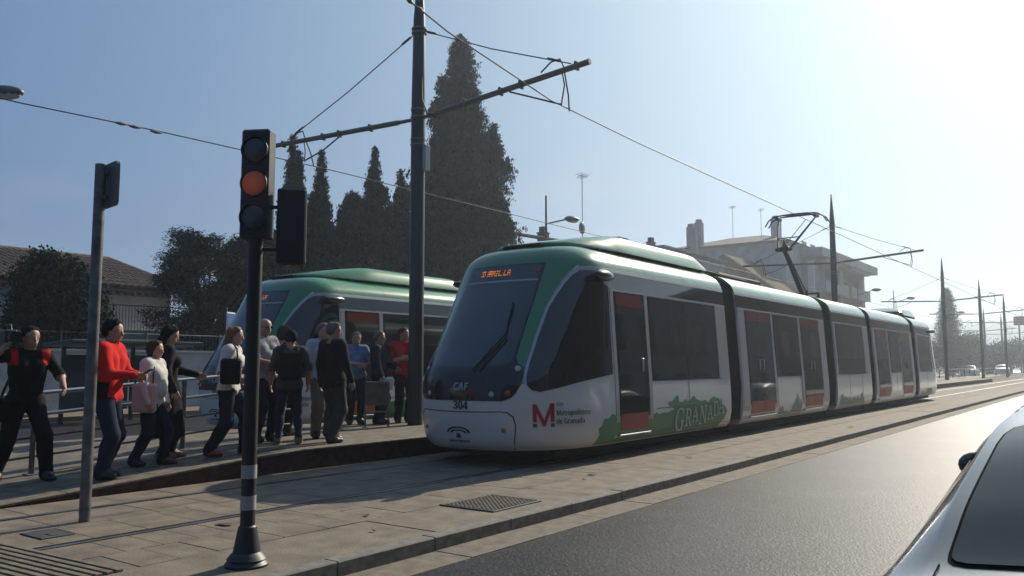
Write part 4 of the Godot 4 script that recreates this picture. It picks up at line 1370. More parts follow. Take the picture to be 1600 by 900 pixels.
func add_surface(g: Geo, s: Dictionary, only := {}, off := 0.0, f: FastNoiseLite = null, where = null) -> void:
	var v: PackedVector3Array = s.v
	var n: PackedVector3Array = s.n
	var t: PackedByteArray = s.t
	var q: PackedInt32Array = s.q
	for i in range(0, q.size(), 4):
		if not only.is_empty():
			var hit := 0
			for k in 4:
				if only.has(t[q[i + k]]): hit += 1
			if hit < 2: continue
			if where and not where.call((v[q[i]] + v[q[i + 2]]) * 0.5): continue
		var p := []
		for k in 4:
			var j := q[i + k]
			var o := off
			if f: o += (f.get_noise_3dv(v[j])) * 0.010
			p.push_back(v[j] + n[j] * o)
		g.tris(p[0], p[1], p[2], n[q[i]], n[q[i + 1]], n[q[i + 2]])
		g.tris(p[0], p[2], p[3], n[q[i]], n[q[i + 2]], n[q[i + 3]])
func bend(a: Vector3, b: Vector3, l1: float, l2: float, hint: Vector3) -> Vector3:
	var d := b - a
	var l := clampf(d.length(), absf(l1 - l2) + 0.01, l1 + l2 - 0.004)
	var x := (l1 * l1 - l2 * l2 + l * l) / (2 * l)
	var h := sqrt(maxf(l1 * l1 - x * x, 0))
	var u := d.normalized()
	var w := (hint - u * hint.dot(u)).normalized()
	return a + u * x + w * h
func hand_bones(w: Vector3, dirn: Vector3, palm: Vector3, side: float, curl: float) -> Array:
	var out := []
	var acr := dirn.cross(palm).normalized() * side
	palm = acr.cross(dirn).normalized() * side
	var mid := w + dirn * 0.045
	out.push_back([w, 0.022, mid + acr * 0.016, 0.020, T_HAND])
	out.push_back([w, 0.022, mid - acr * 0.018, 0.020, T_HAND])
	var lens := [0.070, 0.080, 0.074, 0.058]
	for i in 4:
		var r := w + dirn * 0.078 + acr * (0.027 - i * 0.018)
		out.push_back([w + dirn * 0.03 + acr * (0.018 - i * 0.012), 0.015, r, 0.0105, T_HAND])
		var d1 := (dirn + palm * curl * 0.7).normalized()
		var d2 := (dirn + palm * curl * 2.2).normalized()
		var kn: Vector3 = r + d1 * lens[i] * 0.5
		out.push_back([r, 0.0105, kn, 0.0095, T_HAND])
		out.push_back([kn, 0.0095, kn + d2 * lens[i] * 0.5, 0.0075, T_HAND])
	var th := w + dirn * 0.025 + acr * 0.026
	var t1 := th + (dirn * 0.6 + acr * 0.75 + palm * 0.3 * curl).normalized() * 0.038
	out.push_back([th, 0.0135, t1, 0.011, T_HAND])
	out.push_back([t1, 0.011, t1 + (dirn * 0.9 + acr * 0.25 + palm * 0.5 * curl).normalized() * 0.032, 0.0085, T_HAND])
	return out

# o: h height, face degrees, feet [[x, z, lift], [x, z, lift]] right then left, hands [right, left] as wrist points for a 1.75 m body,
# lean, girth, head turn and nod, clothes, hair
func person(label: String, at: Vector3, o: Dictionary) -> Node3D:
	var t := thing("person", label, "person", at, deg_to_rad(o.face), "people on the platform")
	var s: float = o.h / 1.75
	var fat: float = o.get("girth", 1.0) * 0.93
	var lean: float = o.get("lean", 0.0)
	var loose: float = o.get("loose", 0.0) * 0.55
	var feet: Array = o.get("feet", [[-0.10, 0.0, 0.0], [0.10, 0.0, 0.0]])
	var drop := 0.0
	var spread: float = absf(feet[0][1] - feet[1][1]) * 0.5
	drop = 0.86 - sqrt(maxf(0.86 * 0.86 - spread * spread, 0.3)) + 0.006
	var hip_y := 0.925 - drop
	var bones := []
	var fwd := Vector3(0, 0, 1)
	var tip := func(p: Vector3) -> Vector3: return Vector3(p.x, hip_y + (p.y - hip_y) * cos(lean), p.z + (p.y - hip_y) * sin(lean))
	# torso
	var pel := Vector3(0, hip_y, 0)
	bones.push_back([pel + Vector3(-0.075, 0, 0), 0.112 * fat, pel + Vector3(0.075, 0, 0), 0.112 * fat, T_PELVIS])
	bones.push_back([pel + Vector3(0, 0.0, -0.03), 0.105 * fat, tip.call(Vector3(0, hip_y + 0.1, -0.01)), 0.11 * fat, T_PELVIS])
	for sx in [-1, 1]:
		bones.push_back([tip.call(Vector3(sx * 0.06, hip_y + 0.12, 0.0)), 0.105 * fat, tip.call(Vector3(sx * 0.085, hip_y + 0.38, 0.0)), 0.115 * fat, T_TORSO])
	if o.get("belly", 0.0) > 0.0: bones.push_back([tip.call(Vector3(0, hip_y + 0.15, 0.06)), 0.10 + o.belly, tip.call(Vector3(0, hip_y + 0.26, 0.06)), 0.09 + o.belly, T_TORSO])
	if o.get("bust", false): bones.push_back([tip.call(Vector3(-0.07, hip_y + 0.36, 0.075)), 0.075, tip.call(Vector3(0.07, hip_y + 0.36, 0.075)), 0.075, T_TORSO])
	bones.push_back([tip.call(Vector3(-0.15, hip_y + 0.50, -0.01)), 0.068, tip.call(Vector3(0.15, hip_y + 0.50, -0.01)), 0.068, T_TORSO])
	var nb: Vector3 = tip.call(Vector3(0, hip_y + 0.53, -0.02))
	var turn := Basis(Vector3.UP, deg_to_rad(o.get("turn", 0.0))) * Basis(Vector3.RIGHT, deg_to_rad(o.get("nod", 0.0)))
	var hc: Vector3 = tip.call(Vector3(0, hip_y + 0.70, 0.015))
	bones.push_back([nb, 0.060, hc + Vector3(0, -0.07, -0.01), 0.055, T_NECK])
	bones.push_back([nb + Vector3(-0.08, -0.02, 0), 0.05, nb + Vector3(0.08, -0.02, 0), 0.05, T_TORSO])
	bones.push_back([hc + Vector3(0, -0.04, 0), 0.075, hc + Vector3(0, 0.04, -0.01), 0.085, T_HEAD])
	# legs
	for k in 2:
		var sx := -1.0 if k == 0 else 1.0
		var hip := pel + Vector3(sx * 0.088, -0.03, 0)
		var an := Vector3(feet[k][0], 0.085 + feet[k][2], feet[k][1])
		var kn := bend(hip, an, 0.425, 0.415, Vector3(sx * 0.15, 0, 1))
		bones.push_back([hip, 0.092 * fat + loose, kn, 0.060 + loose * 1.3, T_THIGH])
		bones.push_back([kn, 0.060 + loose * 1.3, an + Vector3(0, 0.02, 0), 0.043 + loose * 1.6, T_CALF])
		bones.push_back([kn.lerp(an, 0.3) + Vector3(0, 0, -0.018), 0.055 + loose, kn.lerp(an, 0.5), 0.045 + loose, T_CALF])
		var pt: float = -feet[k][2] * 1.6
		var toe := an + Vector3(sx * 0.03, -0.045 + pt * 0.35 + (0.03 if feet[k][2] > 0 else 0.0), 0.155)
		toe.y = maxf(toe.y, 0.032)
		bones.push_back([an + Vector3(0, -0.04, -0.035), 0.040, toe, 0.032, T_FOOT])
		bones.push_back([an, 0.042, an + Vector3(0, -0.03, 0.06), 0.042, T_FOOT])
	# arms
	var hands := []
	for k in 2:
		var sx := -1.0 if k == 0 else 1.0
		var sh: Vector3 = tip.call(Vector3(sx * 0.185, hip_y + 0.495, -0.01))
		var w: Vector3 = o.hands[k]
		var hint: Vector3 = o.get("hints", [Vector3(-0.4, -0.3, -1), Vector3(0.4, -0.3, -1)])[k]
		var el := bend(sh, w, 0.285, 0.255, hint)
		w = el + (w - el).normalized() * 0.255
		bones.push_back([sh, 0.062 * lerpf(fat, 1, 0.5), el, 0.043, T_UPPER])
		bones.push_back([el, 0.043, w, 0.030, T_FORE])
		var fd := (w - el).normalized()
		hands.push_back([w, fd, sx])
	var body := blend_surface(bones, 0.019, 0.045)
	var g := Geo.new()
	add_surface(g, body)
	# head with brow, nose, jaw and ears on a finer grid
	var hb := []
	var hp := func(x: float, y: float, z: float) -> Vector3: return hc + turn * Vector3(x, y, z)
	hb.push_back([hp.call(0, 0.028, -0.022), 0.088, hp.call(0, 0.035, 0.012), 0.082, T_HEAD])
	hb.push_back([hp.call(-0.012, -0.03, 0.022), 0.062, hp.call(0.012, -0.03, 0.022), 0.062, T_HEAD])
	hb.push_back([hp.call(-0.012, -0.082, 0.042), 0.036, hp.call(0.012, -0.082, 0.042), 0.036, T_HEAD])
	hb.push_back([hp.call(-0.045, 0.012, 0.062), 0.02, hp.call(0.045, 0.012, 0.062), 0.02, T_HEAD])
	hb.push_back([hp.call(0, 0.002, 0.088), 0.010, hp.call(0, -0.036, 0.104), 0.013, T_HEAD])
	hb.push_back([hp.call(-0.018, -0.062, 0.078), 0.011, hp.call(0.018, -0.062, 0.078), 0.011, T_HEAD])
	for sx in [-1, 1]:
		hb.push_back([hp.call(sx * 0.082, 0.012, -0.012), 0.012, hp.call(sx * 0.078, -0.03, -0.006), 0.010, T_HEAD])
	hb.push_back([hp.call(0, -0.05, -0.02), 0.056, nb, 0.058, T_NECK])
	add_surface(g, blend_surface(hb, 0.0085, 0.022))
	for h in hands: 
		var curl: float = o.get("curl", 0.45)
		var palm: Vector3 = o.get("palm", Vector3(-h[2], 0, 0))
		add_surface(g, blend_surface(hand_bones(h[0], h[1], palm, h[2], curl), 0.0062, 0.006))
	var bm := part("body", g, M.skin[o.get("skin", 0)], t)
	bm.scale = Vector3.ONE * s
	var eyes := Geo.new()
	for sx in [-1, 1]:
		eyes.ball(hp.call(sx * 0.032, -0.004, 0.074), Vector3(0.013, 0.007, 0.010), 8, turn)
		eyes.box(hp.call(sx * 0.034, 0.022, 0.081), Vector3(0.036, 0.008, 0.012), turn)
	part("eyes_and_brows", eyes, M.hair_dark, bm)
	if o.has("glasses"):
		var gl := Geo.new()
		for sx in [-1, 1]:
			gl.box(hp.call(sx * 0.034, 0.0, 0.092), Vector3(0.056, 0.036, 0.01), turn, 0.004)
			gl.bar(hp.call(sx * 0.062, 0.006, 0.086), hp.call(sx * 0.088, 0.004, -0.01), 0.003, 5)
		part("sunglasses", gl, M.black_gloss, bm)
	# clothes hang a little off the body
	var fold := FastNoiseLite.new()
	fold.seed = int(absf(at.x * 91 + at.z * 37)); fold.frequency = 9.0
	var strand := FastNoiseLite.new()
	strand.seed = 5; strand.frequency = 30.0
	for c in o.clothes:
		var cg := Geo.new()
		var set_ := {}
		for k in c[1]: set_[k] = true
		add_surface(cg, body, set_, c[2], fold, c[4] if c.size() > 4 else null)
		var m: Material = c[3]
		part(c[0], cg, m, bm)
	if o.has("skirt"):
		var sk := Geo.new()
		var rows := []
		for i in 9:
			var y := lerpf(hip_y + 0.12, o.skirt[0], i / 8.0)
			var line := PackedVector3Array()
			for j in 24:
				var a := TAU * j / 24
				var r := lerpf(0.155 * fat, o.skirt[1], pow(i / 8.0, 0.8)) * (1.0 + 0.06 * sin(a * 7.0) * i / 8.0)
				line.push_back(Vector3(cos(a) * r * 1.1, y, sin(a) * r * 0.95))
			rows.push_back(line)
		sk.grid(rows, true, true)
		part("skirt", sk, o.skirt[2], bm)
	# hair
	var hr := []
	var style: String = o.get("hair", "short")
	if style != "none":
		hr.push_back([hp.call(0, 0.048, -0.034), 0.088, hp.call(0, 0.060, 0.0), 0.076, T_HEAD])
		hr.push_back([hp.call(-0.03, 0.0, -0.052), 0.066, hp.call(0.03, 0.0, -0.052), 0.066, T_HEAD])
		hr.push_back([hp.call(-0.042, 0.082, 0.032), 0.033, hp.call(0.042, 0.082, 0.032), 0.033, T_HEAD])
		for sx in [-1, 1]: hr.push_back([hp.call(sx * 0.066, 0.05, 0.0), 0.034, hp.call(sx * 0.070, 0.01, -0.03), 0.028, T_HEAD])
	if style == "bob":
		for sx in [-1, 1]: hr.push_back([hp.call(sx * 0.062, 0.05, -0.01), 0.046, hp.call(sx * 0.064, -0.05, -0.035), 0.040, T_HEAD])
		hr.push_back([hp.call(0, 0.03, -0.06), 0.07, hp.call(0, -0.06, -0.065), 0.055, T_HEAD])
	if style == "long":
		for sx in [-1.0, -0.4, 0.4, 1.0]:
			hr.push_back([hp.call(sx * 0.06, 0.05, -0.05), 0.05, hp.call(sx * 0.07, -0.12, -0.10), 0.046, T_HEAD])
			hr.push_back([hp.call(sx * 0.07, -0.12, -0.10), 0.046, hp.call(sx * 0.08, -0.40, -0.165), 0.032, T_HEAD])
	if hr.size() > 0:
		var hg := Geo.new()
		add_surface(hg, blend_surface(hr, 0.010, 0.03), {}, 0.0, strand)
		part("hair", hg, o.get("hair_mat", M.hair_dark), bm)
	t.set_meta("body_scale", s)
	return t
func local_to_world(p: Node3D, v: Vector3) -> Vector3: return p.position + Basis(Vector3.UP, p.rotation.y) * (v * float(p.get_meta("body_scale")))
func held(called: String, label: String, category: String, p: Node3D, v: Vector3) -> Node3D:
	var t := thing(called, label, category, local_to_world(p, v), p.rotation.y)
	t.scale = Vector3.ONE * float(p.get_meta("body_scale"))
	return t

func cloth(c: Color) -> StandardMaterial3D:
	var m := mat(c, 0.9, 0.0, 0.25)
	m.rim_enabled = true; m.rim = 0.25; m.rim_tint = 0.6
	return m

func make_people() -> void:
	M.skin = [mat(Color(0.36, 0.19, 0.125), 0.55), mat(Color(0.42, 0.24, 0.165), 0.55), mat(Color(0.28, 0.14, 0.09), 0.55)]
	M.hair_dark = mat(Color(0.012, 0.010, 0.009), 0.8, 0.0, 0.15)
	M.hair_brown = mat(Color(0.06, 0.034, 0.018), 0.8, 0.0, 0.2)
	M.hair_grey = mat(Color(0.12, 0.105, 0.095), 0.8, 0.0, 0.2)
	M.hair_blond = mat(Color(0.15, 0.085, 0.04), 0.7, 0.0, 0.3)
	var black := cloth(Color(0.010, 0.010, 0.012))
	var navy := cloth(Color(0.014, 0.017, 0.028))
	var jeans := cloth(Color(0.016, 0.022, 0.04))
	var grey := cloth(Color(0.05, 0.05, 0.048))
	var beige := cloth(Color(0.16, 0.135, 0.10))
	var red := cloth(Color(0.52, 0.018, 0.014))
	var polo := cloth(Color(0.45, 0.02, 0.035))
	var whitec := cloth(Color(0.52, 0.50, 0.47))
	var pale := cloth(Color(0.36, 0.38, 0.42))
	var blue := cloth(Color(0.13, 0.19, 0.31))
	var check := cloth(Color(0.24, 0.24, 0.25))
	var pink := cloth(Color(0.48, 0.35, 0.34))
	var shoe := mat(Color(0.014, 0.012, 0.011), 0.5)
	var shoe_red := mat(Color(0.35, 0.05, 0.03), 0.6)
	var shoe_tan := mat(Color(0.20, 0.14, 0.09), 0.7)
	var strap := cloth(Color(0.02, 0.018, 0.018))
	var all := [T_TORSO, T_UPPER, T_FORE, T_PELVIS]
	var tee := [T_TORSO, T_UPPER]
	var legs := [T_PELVIS, T_THIGH, T_CALF]
	var p: Node3D
	var g: Geo
	# 1 cameraman
	p = person("man in black shirt with red shoulders striding with a video camera on his shoulder", Vector3(-9.86, ramp(-4.3), -4.3), {"h": 1.72, "face": 82.0, "lean": 0.06, "loose": 0.018, "feet": [[-0.22, -0.16, 0.0], [0.20, 0.16, 0.0]],
		"hands": [Vector3(-0.24, 1.52, 0.12), Vector3(0.30, 1.04, 0.30)], "hints": [Vector3(-1, -0.7, 0.3), Vector3(0.7, -0.2, -1)], "turn": 16.0, "clothes": [["trousers", legs, 0.010, black], ["shirt", tee, 0.013, black], ["shoulder_patch", [T_TORSO, T_UPPER], 0.018, red, func(q: Vector3) -> bool: return q.y > 1.30 and q.y < 1.46 and q.x < -0.12 and q.x > -0.20 and q.z > 0.0], ["shoulder_patch", [T_TORSO, T_UPPER], 0.018, red, func(q: Vector3) -> bool: return q.y > 1.30 and q.y < 1.46 and q.x > 0.12 and q.x < 0.20 and q.z > 0.0], ["shoes", [T_FOOT], 0.008, shoe]]})
	var pat: MeshInstance3D
	var c := held("video_camera", "black shoulder video camera carried by the man in black", "video camera", p, Vector3(-0.21, 1.60, -0.02))
	g = Geo.new(); g.box(Vector3(0, 0, 0), Vector3(0.12, 0.17, 0.30), Basis.IDENTITY, 0.015); part("camera_body", g, M.black, c)
	g = Geo.new(); g.tube([Vector3(0, 0.0, 0.14), Vector3(0, 0, 0.22), Vector3(0, 0, 0.23), Vector3(0, 0, 0.31)], [0.05, 0.05, 0.062, 0.066], 14); part("lens", g, M.black_gloss, c)
	g = Geo.new(); g.tube([Vector3(0, 0.08, -0.1), Vector3(0, 0.14, -0.07), Vector3(0, 0.14, 0.09), Vector3(0, 0.08, 0.12)], 0.014, 8); part("handle", g, M.black, c)
	g = Geo.new(); g.tube([Vector3(0.05, 0.05, 0.1), Vector3(0.10, 0.05, 0.10), Vector3(0.12, 0.05, 0.04)], 0.022, 8); part("viewfinder", g, M.black, c)
	c = held("camera_bag", "black equipment bag hanging at the cameraman's hip", "bag", p, Vector3(-0.23, 0.80, -0.06))
	g = Geo.new(); g.box(Vector3.ZERO, Vector3(0.14, 0.26, 0.34), Basis.IDENTITY, 0.04); part("bag_body", g, black, c)
	g = Geo.new(); g.tube([Vector3(0.02, 0.12, -0.1), Vector3(0.16, 0.50, -0.11), Vector3(0.22, 0.62, 0.0), Vector3(0.18, 0.45, 0.12), Vector3(0.02, 0.12, 0.1)], 0.016, 6); part("strap", g, strap, c)
	# 2 red jacket
	p = person("dark haired man in red and black jacket and jeans looking at a phone", Vector3(-9.08, ramp(-4.8), -4.8), {"h": 1.74, "face": 126.0, "lean": 0.05, "loose": 0.016, "girth": 1.08, "feet": [[-0.09, 0.02, 0.0], [0.10, -0.06, 0.0]],
		"hands": [Vector3(-0.10, 1.13, 0.34), Vector3(0.06, 1.12, 0.35)], "hints": [Vector3(-0.6, -1, -0.5), Vector3(0.6, -1, -0.5)], "clothes": [["trousers", legs, 0.010, jeans], ["jacket", all, 0.018, red], ["black_jacket_panel", [T_TORSO, T_PELVIS], 0.023, black, func(q: Vector3) -> bool: return (q.z < 0.0 and q.y < 1.37) or (q.y < 1.06 and q.z < 0.08)], ["shoes", [T_FOOT], 0.008, shoe]]})
	g = Geo.new(); g.tube([Vector3(0, 1.43, -0.02), Vector3(0, 1.50, -0.005)], [0.095, 0.085], 16)
	pat = part("jacket_collar", g, red, p); pat.scale = Vector3.ONE * float(p.get_meta("body_scale"))
	c = held("phone", "small dark phone held by the man in the red jacket", "phone", p, Vector3(-0.02, 1.17, 0.45))
	g = Geo.new(); g.box(Vector3.ZERO, Vector3(0.075, 0.012, 0.14), Basis(Vector3.RIGHT, -0.5), 0.004); part("case", g, M.black_gloss, c)
	# 3 woman in white blouse
	p = person("short woman in white blouse walking with a pale pink tote bag", Vector3(-9.39, ramp(-5.51), -5.51), {"h": 1.50, "face": 122.0, "lean": 0.03, "girth": 1.12, "belly": 0.03, "bust": true, "loose": 0.012, "feet": [[-0.08, -0.18, 0.0], [0.08, 0.16, 0.0]],
		"hands": [Vector3(-0.27, 0.88, 0.10), Vector3(0.26, 0.86, 0.10)], "hair": "bob", "hair_mat": M.hair_brown, "skin": 1, "clothes": [["trousers", legs, 0.012, navy], ["blouse", all, 0.020, whitec], ["shoes", [T_FOOT], 0.008, shoe]]})
	c = held("tote_bag", "pale pink tote bag hanging beside the woman in the white blouse", "bag", p, Vector3(-0.27, 1.0, 0.0))
	g = Geo.new(); g.box(Vector3(0.04, -0.06, 0.02), Vector3(0.10, 0.40, 0.34), Basis.IDENTITY, 0.035); part("bag_body", g, pink, c)
	g = Geo.new(); g.tube([Vector3(0.03, 0.13, -0.12), Vector3(0.12, 0.36, -0.05), Vector3(0.15, 0.42, 0.03), Vector3(0.12, 0.36, 0.1), Vector3(0.03, 0.13, 0.14)], 0.012, 6); part("strap", g, strap, c)
	# 4 woman in black
	p = person("woman in long black dress with dark hair holding a small yellow card", Vector3(-9.65, ramp(-5.87), -5.87), {"h": 1.66, "face": 150.0, "bust": true, "feet": [[-0.08, -0.05, 0.0], [0.08, 0.08, 0.0]], "nod": 12.0,
		"hands": [Vector3(-0.22, 0.90, 0.08), Vector3(0.16, 1.10, 0.36)], "hair": "long", "skin": 1, "skirt": [0.30, 0.25, black], "clothes": [["dress_top", all, 0.018, black], ["tights", legs, 0.006, black], ["shoes", [T_FOOT], 0.008, shoe_tan]]})
	c = held("card", "small yellow card in the hand of the woman in black", "card", p, Vector3(0.15, 1.15, 0.48))
	g = Geo.new(); g.box(Vector3.ZERO, Vector3(0.09, 0.004, 0.14), Basis(Vector3.RIGHT, -0.7), 0.001); part("sheet", g, mat(Color(0.30, 0.27, 0.06), 0.6), c)
	# 5 woman with long hair
	p = person("woman with long light brown hair in white top stepping up the ramp", Vector3(-9.13, ramp(-6.39), -6.39), {"h": 1.64, "face": 130.0, "lean": 0.08, "bust": true, "loose": 0.020, "feet": [[-0.09, -0.20, 0.0], [0.09, 0.20, 0.0]],
		"hands": [Vector3(-0.20, 1.02, 0.20), Vector3(0.24, 0.98, 0.16)], "hair": "long", "hair_mat": M.hair_blond, "skin": 1, "clothes": [["trousers", legs, 0.012, navy], ["top", [T_TORSO, T_UPPER, T_PELVIS], 0.022, whitec], ["shoes", [T_FOOT], 0.010, shoe_red]]})
	c = held("shoulder_bag", "black shoulder bag carried by the woman with long hair", "bag", p, Vector3(-0.30, 1.12, 0.10))
	g = Geo.new(); g.box(Vector3.ZERO, Vector3(0.12, 0.34, 0.26), Basis.IDENTITY, 0.03); part("bag_body", g, black, c)
	g = Geo.new(); g.tube([Vector3(0.02, 0.15, -0.08), Vector3(0.12, 0.33, -0.06), Vector3(0.16, 0.36, -0.02), Vector3(0.12, 0.30, 0.04), Vector3(0.02, 0.15, 0.08)], 0.012, 6); part("strap", g, strap, c)
	# 6 man with sunglasses, partly behind the traffic light
	p = person("balding man in grey checked shirt and sunglasses behind the traffic light pole", Vector3(-10.0, 0.26, -7.56), {"h": 1.76, "face": 96.0, "loose": 0.014, "girth": 1.06, "belly": 0.02, "feet": [[-0.10, 0.0, 0.0], [0.11, 0.06, 0.0]], "glasses": true, "hair": "none",
		"hands": [Vector3(-0.06, 1.10, 0.28), Vector3(0.20, 1.06, 0.22)], "hints": [Vector3(-0.8, -0.6, -0.5), Vector3(0.8, -0.6, -0.5)], "clothes": [["trousers", legs, 0.010, navy], ["shirt", [T_TORSO, T_UPPER, T_PELVIS], 0.018, check], ["shoes", [T_FOOT], 0.008, shoe]]})
	# 7 person in black T-shirt
	p = person("person in black shirt with a yellow collar mark standing behind the balding man", Vector3(-10.55, 0.26, -8.35), {"h": 1.70, "face": 200.0, "loose": 0.012, "hair": "bob", "hair_mat": M.hair_brown,
		"hands": [Vector3(-0.26, 0.86, 0.06), Vector3(0.26, 0.86, 0.06)], "clothes": [["trousers", legs, 0.010, black], ["shirt", tee, 0.014, black], ["shoes", [T_FOOT], 0.008, shoe]]})
	g = Geo.new(); g.box(Vector3(-0.12, 1.42, -0.095), Vector3(0.10, 0.05, 0.02), Basis.IDENTITY, 0.006)
	pat = part("yellow_mark", g, mat(Color(0.45, 0.40, 0.06), 0.7), p); pat.scale = Vector3.ONE * float(p.get_meta("body_scale"))
	# 8 backpack
	p = person("dark haired person in jeans seen from behind with a black backpack", Vector3(-9.38, 0.26, -7.54), {"h": 1.58, "face": 232.0, "girth": 1.03, "feet": [[-0.15, 0.0, 0.0], [0.15, 0.03, 0.0]], "skin": 0,
		"hands": [Vector3(-0.28, 0.92, 0.06), Vector3(0.28, 0.92, 0.06)], "clothes": [["jeans", legs, 0.008, jeans], ["shirt", [T_TORSO, T_UPPER, T_PELVIS], 0.014, grey], ["shoes", [T_FOOT], 0.009, shoe_tan]]})
	c = held("backpack", "black backpack worn by the dark haired person in jeans", "backpack", p, Vector3(0, 1.20, -0.20))
	g = Geo.new(); g.box(Vector3.ZERO, Vector3(0.32, 0.46, 0.16), Basis(Vector3.RIGHT, 0.05), 0.05); part("pack_body", g, black, c)
	g = Geo.new(); g.box(Vector3(0, -0.08, -0.10), Vector3(0.24, 0.20, 0.06), Basis.IDENTITY, 0.02); part("front_pocket", g, black, c)
	g = Geo.new()
	for sx in [-1, 1]: g.tube([Vector3(sx * 0.11, 0.2, 0.06), Vector3(sx * 0.12, 0.29, 0.15), Vector3(sx * 0.13, 0.24, 0.30), Vector3(sx * 0.14, 0.0, 0.32), Vector3(sx * 0.15, -0.15, 0.16)], 0.018, 6)
	part("shoulder_straps", g, strap, c)
	# 9 light shirt
	p = person("grey haired man in pale short sleeved shirt and beige trousers facing the street", Vector3(-9.75, 0.26, -8.45), {"h": 1.72, "face": 70.0, "girth": 1.08, "belly": 0.03, "loose": 0.022, "hair_mat": M.hair_grey, "skin": 1, "turn": 15.0,
		"hands": [Vector3(-0.27, 0.87, 0.08), Vector3(0.24, 0.90, 0.12)], "clothes": [["trousers", legs, 0.012, beige], ["shirt", [T_TORSO, T_UPPER, T_PELVIS], 0.020, pale], ["shoes", [T_FOOT], 0.008, shoe]]})
	# 10 dark suit
	p = person("man in black jacket and dark grey trousers seen from behind, walking along the platform edge", Vector3(-9.04, 0.26, -8.02), {"h": 1.70, "face": 180.0, "girth": 1.12, "loose": 0.026, "feet": [[-0.10, -0.10, 0.0], [0.10, 0.12, 0.0]], "hair_mat": M.hair_grey, "turn": -35.0,
		"hands": [Vector3(-0.29, 0.88, 0.10), Vector3(0.28, 0.88, 0.02)], "clothes": [["trousers", legs, 0.012, grey], ["jacket", [T_TORSO, T_UPPER, T_FORE, T_PELVIS], 0.020, black], ["shoes", [T_FOOT], 0.008, shoe]]})
	g = Geo.new()
	var rows := []
	for q in [[1.0, 0.175], [0.92, 0.185], [0.80, 0.20]]:
		var line := PackedVector3Array()
		for j in 20: line.push_back(Vector3(cos(TAU * j / 20) * q[1] * 1.12, q[0], sin(TAU * j / 20) * q[1] * 0.92))
		rows.push_back(line)
	g.grid(rows, true, true)
	pat = part("jacket_tail", g, black, p); pat.scale = Vector3.ONE * float(p.get_meta("body_scale"))
	# 11 blue polo
	p = person("grey haired man in light blue polo shirt reading a paper near the far tram", Vector3(-11.5, 0.26, -10.75), {"h": 1.70, "face": 62.0, "girth": 1.04, "belly": 0.02, "loose": 0.014, "hair_mat": M.hair_grey,
		"hands": [Vector3(-0.05, 1.14, 0.30), Vector3(0.12, 1.12, 0.30)], "hints": [Vector3(-0.8, -0.8, -0.4), Vector3(0.8, -0.8, -0.4)], "clothes": [["trousers", legs, 0.010, navy], ["polo_shirt", [T_TORSO, T_UPPER, T_PELVIS], 0.018, blue], ["shoes", [T_FOOT], 0.008, shoe]]})
	# 12 dark jacket
	p = person("man in dark jacket with cropped hair holding a folded paper at his side", Vector3(-11.2, 0.26, -11.05), {"h": 1.72, "face": 118.0, "girth": 1.08, "loose": 0.016, "hair_mat": M.hair_grey,
		"hands": [Vector3(-0.25, 0.90, 0.14), Vector3(0.20, 1.05, 0.26)], "clothes": [["trousers", legs, 0.010, black], ["jacket", all, 0.018, navy], ["shoes", [T_FOOT], 0.008, shoe]]})
	c = held("folded_paper", "folded white paper in the hand of the man in the dark jacket", "paper", p, Vector3(-0.25, 0.76, 0.24))
	g = Geo.new(); g.box(Vector3.ZERO, Vector3(0.02, 0.20, 0.26), Basis(Vector3.RIGHT, 0.1), 0.004); part("sheet", g, whitec, c)
	# 13 red polo
	p = person("man in red polo shirt with folded arms beside the tall catenary pole", Vector3(-11.12, 0.26, -11.62), {"h": 1.80, "face": 66.0, "girth": 1.08, "loose": 0.014, "hair_mat": M.hair_brown, "turn": 25.0,
		"hands": [Vector3(0.14, 1.20, 0.22), Vector3(-0.14, 1.16, 0.20)], "hints": [Vector3(-1, -0.8, 0.1), Vector3(1, -0.8, 0.1)], "palm": Vector3(0, 0, -1), "clothes": [["trousers", legs, 0.010, navy], ["polo_shirt", [T_TORSO, T_UPPER, T_PELVIS], 0.018, polo], ["shoes", [T_FOOT], 0.008, shoe]]})

# ------------------------------------------------------------------ cars
# car space: z from 0 at the rear bumper to 4.45 at the front, x across, y from the road
const CZ := [0.0, 0.05, 0.20, 0.55, 0.90, 1.20, 1.50, 1.75, 2.10, 2.60, 3.00, 3.40, 3.75, 4.10, 4.32, 4.42, 4.46]
const CTOP := [0.62, 0.84, 0.945, 0.985, 1.005, 1.15, 1.285, 1.36, 1.415, 1.425, 1.365, 1.15, 0.97, 0.88, 0.76, 0.62, 0.50]
const CEDGE := [0.60, 0.80, 0.915, 0.95, 0.965, 1.095, 1.215, 1.285, 1.335, 1.345, 1.285, 1.09, 0.93, 0.84, 0.72, 0.58, 0.48]
const CEX := [0.60, 0.66, 0.70, 0.71, 0.71, 0.69, 0.655, 0.635, 0.60, 0.60, 0.605, 0.65, 0.70, 0.68, 0.60, 0.50, 0.42]
const CBX := [0.66, 0.74, 0.80, 0.825, 0.83, 0.825, 0.82, 0.82, 0.82, 0.82, 0.82, 0.82, 0.81, 0.77, 0.69, 0.58, 0.46]
const CBY := [0.58, 0.76, 0.86, 0.90, 0.92, 0.93, 0.93, 0.93, 0.925, 0.92, 0.915, 0.91, 0.87, 0.80, 0.69, 0.56, 0.46]
const CWX := [0.70, 0.78, 0.845, 0.872, 0.88, 0.88, 0.88, 0.88, 0.88, 0.88, 0.88, 0.88, 0.872, 0.84, 0.75, 0.64, 0.52]
